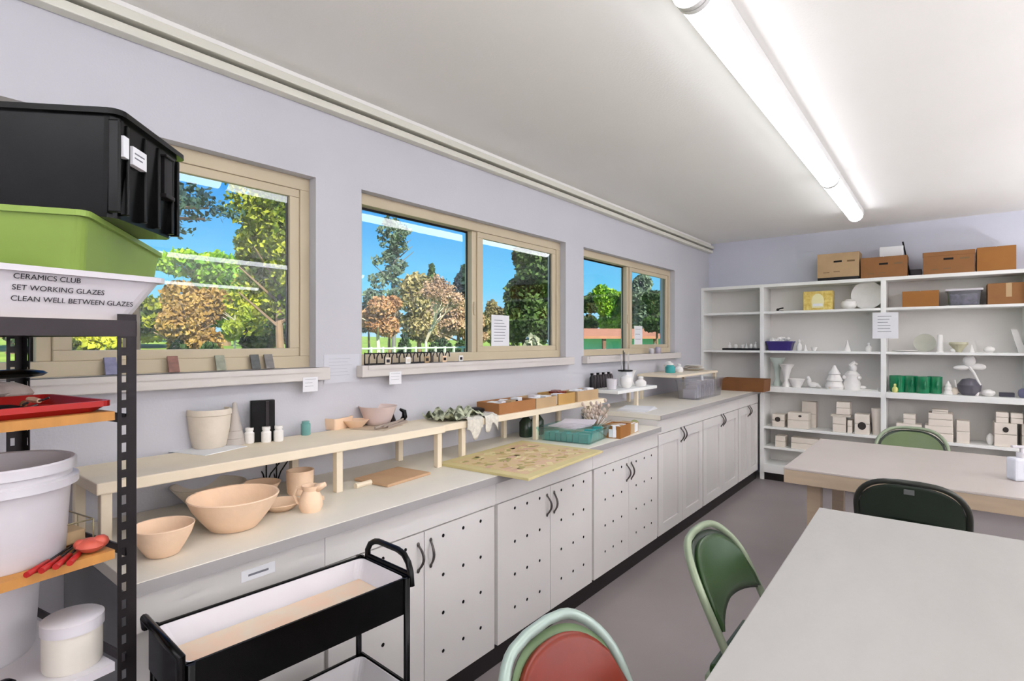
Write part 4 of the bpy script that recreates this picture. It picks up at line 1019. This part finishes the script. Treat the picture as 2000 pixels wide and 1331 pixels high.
# the face toward the aisle is +local -y?  local x=e1, local y = rotate(e1,90)= (-.685,-.729)=e2 -> aisle side is -y
m = MB()
for k, xx in enumerate((-.143, -.108, -.034, .03, .1, .13)):
    for q in range(1): m.box(xx - .005, xx + .005, -tW / 2 + .008, -tW / 2 + .03, .008, TH_ - .02, .003)
m.build('rib', BLACK, t)
m = MB(); m.box(.045, .09, -tW / 2 + .0, -tW / 2 + .03, TH_ - .035, TH_ - .028, .002); m.box(.045, .09, -tW / 2 + .0, -tW / 2 + .03, .09, .1, .002)
m.box(.047, .088, -tW / 2 + .006, -tW / 2 + .03, .1, TH_ - .035); m.build('grip', BLACKM, t)
m = MB(); m.box(-.136, -.116, -tW / 2 + .0045, -tW / 2 + .03, .13, .175); m.build('sticker', PAPER, t)
m = MB(); m.m(PAPER).box(-.100, -.042, -tW / 2 + .0045, -tW / 2 + .03, .125, .165); m.m(INK).box(-.093, -.052, -tW / 2 + .004, -tW / 2 + .0045, .15, .153); m.m(INK).box(-.093, -.06, -tW / 2 + .004, -tW / 2 + .0045, .14, .143); m.build('sticker', PAPER, t)
# shelf two: red tray etc
z2 = RZ[1]
t = thing('red_tray', 'red plastic tray of small tools on the second rack shelf', 'tray', rl(-.165, -.28, z2), RA)
MB().taper(0, .024, (.13, .22), (.145, .235), th=.003, rim=.006, cr=.02).build('tray_body', REDP, t)
for k in range(12):
    a, b = random.uniform(-.08, .08), -.17 + .03 * k; an = random.uniform(-.7, .7)
    q = thing('modelling_tool', 'small clay modelling tool lying in the red tray on the rack', 'tool', rl(-.165 + a, -.28 + b, z2 + .011 + .004 * (k % 4)), RA + an, 'modelling tools in the red tray')
    MB().tube([(-.035, 0, 0), (0, 0, 0), (.03, 0, 0)], [.005, .007, .005], 8).build('grip', (CLAYG, BLACKM, CARD, CLAY)[k % 4], q)
    MB().tube([(.03, 0, 0), (.055, 0, .004), (.06, .008, .008)], .0025, 6).build('tip', GUN, q)
t = single('crumpled_rag', MB().ball(0, 0, .03, .09, .13, .032).ball(.0, .09, .025, .06, .07, .03), mat('taupe_cloth', (150, 126, 112), .9, col2=(206, 196, 190), scale=14, bump=.5, bscale=30), 'crumpled taupe rag behind the red tray on the rack', 'rag', rl(-.40, -.20, z2), RA)
t = thing('black_ladle', 'flat black scoop resting on the rag on the second rack shelf', 'scoop', rl(-.40, -.20, z2 + .06), RA)
m = MB(); m.ball(0, .12, .012, .035, .07, .012); m.tube([(0, .06, .012), (0, -.12, .02)], .008, 8); m.build('scoop_body', BLACK, t)
t = thing('dark_green_bottle', 'dark green bottle at the back of the second rack shelf', 'bottle', rl(-.50, -.11, z2))
MB().lathe([(0, 0), (.03, 0), (.032, .01), (.032, .1), (.014, .13), (.014, .14), (0, .14)]).build('bottle_body', mat('deep_green_glass', (30, 72, 56), .15), t)
MB().lathe([(0, .14), (.016, .14), (.016, .158), (0, .158)]).build('cap', BLACK, t)
single('black_crock', MB().lathe([(a[0] * .06, a[1] * .07) for a in CUP]), BLACK, 'black crock behind the rag at the left edge of the second rack shelf', 'crock', rl(-.46, -.30, z2))
# shelf three: bucket, rack of wire, tools
z3 = RZ[2]
t = thing('white_bucket', 'white plastic bucket with a ringed rim on the third rack shelf', 'bucket', (.654, .225, z3))
r = .125
MB().lathe([(0, 0), (r * .86, 0), (r * .88, .004), (r * .95, .15), (r * .97, .15), (r * 1.06, .152), (r * 1.06, .168), (r * .97, .171), (r * .97, .182), (r * 1.03, .184), (r * 1.03, .203), (r * 1.0, .206), (r * .95, .204), (r * .93, .15), (r * .84, .008), (0, .007)], n=48).build('bucket_body', WHITEP, t)
MB().lathe([(0, .12), (r * .9, .12)], n=32).build('contents', mat('grey_pink_slurry', (150, 124, 120), .6), t)
MB().tube([(r * 1.05 * math.cos(a), r * 1.05 * math.sin(a), .16 - .05 * math.sin(a + .6) ** 2) for a in [-.4 - 2.2 * k / 12 for k in range(13)]], .003, 6).build('bail_wire', GUN, t)
t = thing('wire_basket', 'thin wire basket at the right of the third rack shelf', 'basket', rl(-.16, -.09, z3 + .0), RA)
m = MB(); 
for z in (.004, .055): m.tube([(-.07, -.045, z), (.07, -.045, z), (.07, .045, z), (-.07, .045, z)], .002, 6, closed=True)
for (x, y) in ((-.07, -.045), (.07, -.045), (.07, .045), (-.07, .045), (0, .045), (0, -.045)): m.tube([(x, y, .004), (x, y, .055)], .0018, 5)
m.build('basket_frame', mat('pale_brass_wire', (176, 164, 130), .4, .6), t)
MB().box(-.06, .06, -.035, .035, .006, .035, .004).build('contents', CARD2, t)
single('red_pouch', MB().ball(0, 0, .015, .03, .026, .015).ball(.008, .016, .02, .016, .016, .014).ball(-.01, -.014, .018, .014, .012, .012), mat('coral_plastic', (190, 84, 66), .4), 'crumpled coral red pouch at the right front of the third rack shelf', 'pouch', rl(-.035, -.075, z3), RA)
for k in range(4):
    t = thing('red_handled_tool', 'red handled clay tool overhanging the third rack shelf, %s' % ('nearest the post', 'second from the post', 'third from the post', 'farthest from the post')[k], 'tool', rl(-.02, -.105 - .02 * k, z3 + .006), RA + math.radians(-38 - 4 * k))
    MB().tube([(-.02, 0, 0), (.045, 0, .0)], [.0055, .006], 8).build('grip', REDP, t)
    MB().tube([(-.02, 0, 0), (-.1, 0, .003)], .0025, 6).build('shaft', GUN, t)
# shelf four
z4 = RZ[3]
p = rl(-.30, -.20, z4)
t = thing('tall_white_tub', 'tall white tub under the third rack shelf', 'tub', p)
MB().lathe([(0, 0), (.115, 0), (.12, .01), (.13, .19), (.134, .2), (.134, .212), (.12, .212), (.115, .02), (0, .015)], n=40).build('tub_body', WHITEP, t)
t = thing('lidded_jar', 'squat white jar with a domed lid on the fourth rack shelf', 'jar', rl(-.075, -.09, z4))
MB().lathe([(0, 0), (.05, 0), (.053, .006), (.053, .08), (0, .08)], n=32).build('jar_body', mat('ivory_plastic', (220, 214, 202), .4), t)
MB().lathe([(0, .08), (.056, .08), (.056, .103), (.05, .107), (0, .107)], n=32).build('lid', WHITEP, t)
for k in range(3):
    t = thing('black_brush', 'black bristled brush left of the squat jar, %s' % ('top one', 'middle one', 'lowest one')[k], 'brush', rl(-.03, -.17 - .018 * k, z4 + .006), RA + .5 + .1 * k, 'black brushes on the fourth shelf')
    MB().tube([(-.05, 0, 0), (.03, 0, 0)], .004, 6).build('brush_handle', REDV if k else BLACKM, t)
    MB().ball(-.06, 0, .006, .02, .012, .011, 8).build('bristles', BLACK, t)
# ================================================================ OUTSIDE
GRASS = mat('lawn_grass', (104, 138, 44), .95, col2=(150, 176, 64), scale=.6, bump=.3, bscale=8)
def gz(x, y):
    q = max(0, -x - 3)
    z = -.25 + 1.55 * (1 - math.exp(-q / 9)) + .030 * max(0, q - 14)
    if y > 12: z -= min((y - 12) * .13, 3.2)
    return z
m = MB(); bm = m.bm; g = []
xs = [-.5 - (k ** 1.7) * .75 for k in range(30)]; yy_ = [-40 + 3.2 * k for k in range(60)]
for x in xs: g.append([bm.verts.new((x - .3, y, gz(x, y))) for y in yy_])
for i in range(len(xs) - 1):
    for j in range(len(yy_) - 1):
        f = bm.faces.new((g[i][j], g[i + 1][j], g[i + 1][j + 1], g[i][j + 1])); f.smooth = True
ln = m.build('lawn', GRASS); ln['kind'] = 'stuff'; ln['label'] = 'sunlit green lawn sloping up outside the windows'; ln['category'] = 'lawn'
def leafmat(n, a, b): return mat(n, a, .7, col2=b, scale=1.1, contrast=(.38, .62), spec=.2)
def branch(mb, p, dr, l, r, lev, rnd, tips):
    q = p + dr * l
    mid = p + dr * l * .5 + Vector((rnd.uniform(-.06, .06), rnd.uniform(-.06, .06), 0)) * l
    mb.tube([p, mid, q], [r, r * .85, r * .65], 5, cap=False)
    if lev == 0: tips.append(q); return
    for k in range(rnd.choice((2, 3, 3))):
        a = rnd.uniform(0, 2 * PI); sp = rnd.uniform(.35, .8)
        nd = (dr + Vector((math.cos(a), math.sin(a), rnd.uniform(0, .4))) * sp).normalized()
        branch(mb, q, nd, l * rnd.uniform(.62, .82), r * .6, lev - 1, rnd, tips)
def tree(u, d, vtop, wpx, vbot, label, m_, tm=None, n=3500, leaf=.16, blobs=9, seed=1, trunk=True, name='leafy_tree', group='trees outside the windows', shape='round', twigs=False, fill=1.0, low=None):
    """crown spans vtop..vbot at depth d; trunk to the ground"""
    rnd = random.Random(seed); n = int(n * 2.2); leaf = leaf * .55
    P = at(u, 667, d); gx, gy = P.x, P.y; g0 = gz(gx, gy) - .05
    zt = CZ + (667 - vtop) * d / F; zb = CZ + (667 - vbot) * d / F; R = wpx * d / F / 2
    H = zt - zb
    t = thing(name, label, 'tree', (gx, gy, g0), 0, group)
    tips = []
    tm = tm or BARK
    if trunk:
        mb = MB()
        if twigs:
            branch(mb, Vector((0, 0, 0)), Vector((0, 0, 1)), (zt - g0) * .30, R * .06, 5, rnd, tips)
        else:
            mb.tube([(0, 0, 0), (R * .04, 0, (zb - g0) * .5), (0, 0, zb - g0), (0, R * .03, (zb + H * .7) - g0)], [R * .09, R * .07, R * .06, R * .02], 8)
            for k in range(7):
                a = rnd.uniform(0, 6.28); z0_ = zb - g0 + H * rnd.uniform(.0, .6)
                mb.tube([(0, 0, z0_), (R * .7 * math.cos(a), R * .7 * math.sin(a), z0_ + H * .2)], [R * .03, R * .012], 5)
        mb.build('trunk', tm, t)
    mb = MB(); bm = mb.bm
    bl = []
    for k in range(blobs):
        f = (k + .5) / blobs
        if shape == 'pine':
            a = rnd.uniform(0, 6.28); q = rnd.uniform(.1, .75) * R * (1 - .55 * f); bl.append((Vector((q * math.cos(a), q * math.sin(a), zb + H * f)), R * rnd.uniform(.2, .4), H * .05))
        elif shape == 'cone': rr = R * (1 - f) ** .8; bl.append((Vector((rnd.uniform(-.3, .3) * rr, rnd.uniform(-.3, .3) * rr, zb + H * f)), max(rr, R * .12), H / blobs * 1.0))
        else:
            a = rnd.uniform(0, 6.28); q = rnd.uniform(0, .62) * R; zz = zb + H * rnd.uniform(.15, .85)
            bl.append((Vector((q * math.cos(a), q * math.sin(a), zz)), R * rnd.uniform(.32, .5), H * rnd.uniform(.13, .24)))
    for k in range(n):
        if twigs and tips:
            c0 = rnd.choice(tips); o = c0 + Vector((rnd.gauss(0, .3), rnd.gauss(0, .3), rnd.gauss(0, .25))) * R * .25; 
        else:
            c0, rx, rz = rnd.choice(bl)
            v = Vector((rnd.gauss(0, 1), rnd.gauss(0, 1), rnd.gauss(0, 1))).normalized() * (rnd.uniform(.55, 1.02))
            o = Vector((c0.x + v.x * rx, c0.y + v.y * rx, c0.z + v.z * rz - g0))
        s = leaf * rnd.uniform(.6, 1.3)
        a = Vector((rnd.gauss(0, 1), rnd.gauss(0, 1), rnd.gauss(0, 1))).normalized(); b = a.cross(Vector((rnd.gauss(0, 1), rnd.gauss(0, 1), rnd.gauss(0, 1)))).normalized()
        bm.faces.new([bm.verts.new(o + a * s), bm.verts.new(o + b * s * .6), bm.verts.new(o - a * s), bm.verts.new(o - b * s * .6)])
    if n: mb.build('crown', m_, t)
    return t
BARK = mat('grey_brown_bark', (130, 108, 84), .9, var=.2, scale=4)
BARKW = mat('pale_bark', (206, 196, 172), .9, var=.12, scale=4)
OLIVE = leafmat('olive_leaves', (54, 84, 22), (172, 176, 50)); DKG = leafmat('dark_green_leaves', (26, 52, 30), (70, 102, 44))
GOLDN = leafmat('golden_brown_leaves', (132, 104, 52), (176, 148, 82)); YEL = leafmat('yellow_green_leaves', (130, 150, 40), (190, 190, 70))
PINE = leafmat('blue_pine_needles', (24, 48, 58), (60, 88, 70)); RUST = leafmat('rust_leaves', (148, 108, 66), (184, 146, 104)); MAUVE = leafmat('dry_mauve_twigs', (142, 118, 92), (184, 156, 126))
SPG = leafmat('spring_green_leaves', (62, 116, 30), (150, 190, 50)); GRY = leafmat('grey_green_leaves', (62, 84, 72), (120, 140, 110))
tree(545, 13, 330, 230, 640, 'tall olive green tree filling the right of the first window', OLIVE, BARK, 9000, .13, 22, 1)
tree(440, 24, 495, 230, 640, 'mid green tree behind the brown shrub in the first window', SPG, BARK, 5000, .24, 12, 2)
tree(255, 9, 330, 400, 440, 'dark pine boughs in the top left of the first window', PINE, mat('dark_bark', (70, 60, 50), .9), 1900, .10, 26, 3)
tree(590, 8, 290, 420, 410, 'pine with spreading boughs across the top of the first window', OLIVE, BARK, 2400, .08, 30, 33)
tree(365, 17, 550, 170, 700, 'golden brown bushy tree in the first window', GOLDN, BARK, 6000, .16, 12, 4)
tree(458, 11, 595, 62, 665, 'small yellow green tree with a white trunk in the first window', YEL, BARKW, 1500, .09, 8, 5)
tree(395, 30, 520, 60, 640, 'round dark green tree far off in the first window', DKG, BARK, 2500, .26, 8, 25)
tree(500, 17, 585, 130, 690, 'dense shrub tree under the olive tree in the first window', leafmat('mixed_green_leaves', (48, 66, 28), (150, 150, 70)), BARK, 5000, .14, 12, 26)
tree(230, 20, 560, 220, 690, 'leafy tree behind the steel rack in the first window', OLIVE, BARK, 5000, .2, 12, 6)
tree(20, 16, 420, 200, 680, 'leafy tree at the far left in the first window', DKG, BARK, 4000, .2, 12, 7)
tree(768, 34, 425, 112, 600, 'tall sparse grey pine in the second window', GRY, mat('grey_bark', (110, 112, 106), .9), 1700, .22, 40, 8, shape='pine')
tree(738, 17, 572, 110, 662, 'rust brown tree with a white trunk at the left of the second window', RUST, BARKW, 4200, .12, 10, 9)
tree(832, 19, 548, 130, 650, 'bare branched mauve tree in the middle of the second window', MAUVE, BARKW, 2600, .09, 10, 10, twigs=True)
tree(818, 27, 540, 130, 668, 'tan green tree behind the bare tree in the second window', leafmat('tan_green_leaves', (122, 116, 70), (164, 152, 104)), BARK, 3000, .2, 9, 11)
tree(895, 24, 585, 120, 675, 'dry pinkish shrub tree right of the bare tree', leafmat('pinkish_leaves', (150, 124, 92), (184, 156, 124)), BARK, 3500, .16, 9, 12)
tree(843, 48, 522, 75, 640, 'dark distant conifer left of the mullion, lower one', DKG, BARK, 1500, .35, 8, 13, shape='cone')
tree(905, 46, 525, 90, 640, 'dark distant conifer beside the mullion, taller one', PINE, BARK, 1800, .35, 8, 14, shape='cone')
tree(720, 40, 560, 60, 650, 'pale grey tree far behind the rust tree', GRY, BARK, 1400, .3, 8, 15)
tree(1040, 15, 455, 150, 690, 'big dark evergreen in the right pane of the second window', leafmat('evergreen_leaves', (24, 44, 22), (84, 110, 54)), BARK, 9000, .13, 24, 16)
tree(960, 30, 590, 60, 665, 'low brown green tree left of the big dark evergreen', leafmat('brown_green_leaves', (90, 84, 56), (150, 140, 90)), BARK, 1500, .2, 7, 17)
tree(1192, 42, 548, 76, 650, 'bright green pine over the roof in the third window', SPG, BARK, 5000, .32, 12, 18)
tree(1150, 45, 570, 50, 650, 'dark tree left of the bright pine in the third window', DKG, BARK, 2500, .34, 9, 19)
tree(1225, 47, 565, 60, 655, 'dark green tree behind the mullion of the third window', DKG, BARK, 2500, .34, 9, 27)
tree(1283, 20, 568, 75, 655, 'spreading dark tree in the right pane of the third window', DKG, BARK, 4200, .16, 12, 20)
tree(1255, 40, 535, 90, 640, 'pale grey green tree in the back of the third window', GRY, BARK, 3000, .3, 10, 21)
tree(760, 36, 600, 90, 672, 'tan tree far behind the sparse pine in the second window', leafmat('sand_leaves', (150, 132, 92), (196, 176, 132)), BARK, 2500, .26, 10, 41)
tree(860, 38, 575, 90, 672, 'grey tan tree far behind the bare tree', leafmat('greyed_tan_leaves', (140, 124, 98), (186, 166, 136)), BARK, 2500, .26, 10, 42)
tree(960, 36, 600, 80, 672, 'green tan tree far behind the right pane notice', leafmat('muted_green_leaves', (96, 104, 60), (160, 156, 100)), BARK, 2200, .26, 10, 43)
# shrubs
def shrub(u, d, wpx, vt, label, m_, seed, n=1200):
    rnd = random.Random(seed); P = at(u, 667, d); g0 = gz(P.x, P.y) - .03; R = wpx * d / F / 2; zt = CZ + (667 - vt) * d / F; H = max(.35, zt - g0)
    mb = MB(); bm = mb.bm
    for k in range(n):
        v = Vector((rnd.gauss(0, 1), rnd.gauss(0, 1), abs(rnd.gauss(0, 1)))).normalized() * rnd.uniform(.6, 1)
        o = Vector((v.x * R, v.y * R * .6, v.z * H)); s = .08
        a = Vector((rnd.gauss(0, 1), rnd.gauss(0, 1), rnd.gauss(0, 1))).normalized(); b = a.cross(Vector((rnd.gauss(0, 1), rnd.gauss(0, 1), rnd.gauss(0, 1)))).normalized()
        bm.faces.new([bm.verts.new(o + a * s), bm.verts.new(o + b * s * .6), bm.verts.new(o - a * s), bm.verts.new(o - b * s * .6)])
    return single('garden_shrub', mb, m_, label, 'shrub', (P.x, P.y, g0), TH, 'shrubs on the lawn')
shrub(862, 22, 70, 660, 'dark green hedge on the lawn in the second window', DKG, 31, 1600)
shrub(900, 20, 40, 664, 'low dark hedge by the mullion of the second window', DKG, 32)
shrub(790, 24, 30, 650, 'small round shrub on the lawn between two trees', DKG, 33)
shrub(350, 12, 60, 665, 'dark low shrub in the first window under the brown tree', DKG, 34)
shrub(410, 12, 60, 668, 'dark low shrub right of the other in the first window', DKG, 35)
shrub(1040, 10, 90, 655, 'pale flowering shrub at the foot of the dark evergreen', leafmat('pale_flowers', (120, 130, 90), (214, 214, 196)), 36, 2200)
shrub(1278, 17, 40, 668, 'pale shrub at the bottom of the third window', leafmat('white_flowers', (160, 160, 140), (224, 222, 210)), 37)
# spiky plant
P = at(200, 667, 4.2); g0 = gz(P.x, P.y); m = MB(); rnd = random.Random(5)
for k in range(70):
    a = rnd.uniform(0, 6.28); l = rnd.uniform(.5, .95); el = rnd.uniform(.25, 1.1); H0 = 1.02
    d_ = Vector((math.cos(a) * math.cos(el), math.sin(a) * math.cos(el), math.sin(el))); b = Vector((-math.sin(a), math.cos(a), 0)) * .022
    p0 = Vector((0, 0, H0)); p1 = p0 + d_ * l * .6; p2 = p0 + d_ * l + Vector((0, 0, -.12))
    bm = m.bm; bm.faces.new([bm.verts.new(q) for q in (p0 - b, p0 + b, p1 + b, p1 - b)]); bm.faces.new([bm.verts.new(q) for q in (p1 - b, p1 + b, p2)])
t = thing('yucca_plant', 'spiky dark green yucca just outside the first window', 'plant', (P.x, P.y, g0))
m.build('leaves', leafmat('yucca_green', (24, 60, 34), (120, 150, 100)), t); MB().tube([(0, 0, 0), (0, 0, 1.04)], [.08, .06], 8).build('trunk', BARK, t)
# fence
a = at(700, 690, 15); b = at(935, 690, 19)
t = thing('rail_fence', 'pale rail fence crossing the lawn in the second window', 'fence', (a.x, a.y, 0)); FN = mat('pale_fence', (176, 196, 176), .7)
L_ = Vector((b.x - a.x, b.y - a.y, 0)); n = 13
for k in range(n):
    q = L_ * k / (n - 1); z0_ = gz(a.x + q.x, a.y + q.y); MB().box(q.x - .03, q.x + .03, q.y - .03, q.y + .03, z0_ - .05, 1.30, 0).build('fence_post', FN, t)
m = MB()
for z in (1.25, 1.0): m.tube([(0, 0, z), (L_.x, L_.y, z)], .03, 6)
m.build('rail', FN, t)
# building with red roof
def building(u0, u1, d0, d1):
    A = at(u0, 667, d0); B = at(u1, 667, d1); ax = Vector((B.x - A.x, B.y - A.y, 0)); L = ax.length; ang = math.atan2(ax.y, ax.x)
    t = thing('green_cabin', 'teal green cabin with a reddish roof in the third window', 'building', (A.x, A.y, 0), ang)
    zr = CZ + 20 * d0 / F; zw = CZ + 5 * d0 / F
    TG = mat('teal_green_siding', (136, 222, 192), .7, var=.06, scale=2); RF = mat('red_roof_tile', (160, 112, 84), .8, var=.1, scale=3)
    MB().box(0, L, .6, 3.6, -2.4, zw + .2).build('cabin_wall', TG, t)
    m = MB(); m.prism([(-.2, zw), (-.2, zw + .14), (2.1, zr + .2), (4.2, zw + .14), (4.2, zw)], -.6, L + .6, 'x'); m.build('roof', RF, t)
    for k in range(5):
        x = .5 + k * L / 5; ww = L / 13; w = MB().box(x, x + ww, .56, .61, -.9, .75 + .2 * (k % 2)).build('window', mat('dark_green_shade', (26, 92, 74), .5), t)
        MB().box(x + ww / 2 - .03, x + ww / 2 + .03, .54, .56, -.9, .75).build('mullion', mat('mint_trim', (150, 214, 186), .6), w)
    for k in range(5): MB().box(.2 + k * L / 4.2, .38 + k * L / 4.2, -.05, .12, -2.6, zw).build('porch_post', mat('brown_post', (110, 76, 58), .7), t)
building(1118, 1330, 30, 31.5)
# ================================================================ LIGHT, WORLD, CAMERA
w = bpy.data.worlds.new('sky'); scn.world = w; w.use_nodes = True; nt = w.node_tree; N = nt.nodes; L = nt.links
bg = N['Background']; tc = N.new('ShaderNodeTexCoord'); sp = N.new('ShaderNodeSeparateXYZ'); rp_ = N.new('ShaderNodeValToRGB')
L.new(tc.outputs['Generated'], sp.inputs[0]); L.new(sp.outputs['Z'], rp_.inputs['Fac'])
cr = rp_.color_ramp; cr.elements[0].position = 0; cr.elements[0].color = lin((176, 220, 238)); cr.elements[1].position = .5; cr.elements[1].color = lin((40, 118, 214))
e = cr.elements.new(.1); e.color = lin((110, 200, 242)); e = cr.elements.new(.25); e.color = lin((66, 158, 236))
L.new(rp_.outputs['Color'], bg.inputs['Color']); bg.inputs['Strength'].default_value = .66
sd = bpy.data.lights.new('sun', 'SUN'); sd.energy = 5.6; sd.angle = .01; sd.color = (1, .93, .8)
so = bpy.data.objects.new('sun', sd); COL.objects.link(so); so.rotation_euler = Vector((-.75, .25, -.62)).to_track_quat('-Z', 'Y').to_euler()
so.location = (0, 0, 20)
cd = bpy.data.cameras.new('camera'); cam = bpy.data.objects.new('camera', cd); COL.objects.link(cam)
cd.sensor_width = 36; cd.lens = F / 2000 * 36; cam.location = (CX, CY, CZ); cam.rotation_euler = (PI / 2, 0, TH)
cd.shift_y = (HV - 665.5) / 2000; cd.clip_end = 300; cd.clip_start = .02
scn.camera = cam
scn.view_settings.view_transform = 'Standard'; scn.view_settings.look = 'None'; scn.view_settings.gamma = 1; scn.view_settings.exposure = 0.83
scn.view_settings.use_curve_mapping = False
scn.cycles.use_denoising = True
scn.cycles.max_bounces = 8; scn.cycles.transparent_max_bounces = 16
scn.cycles.sample_clamp_indirect = 6
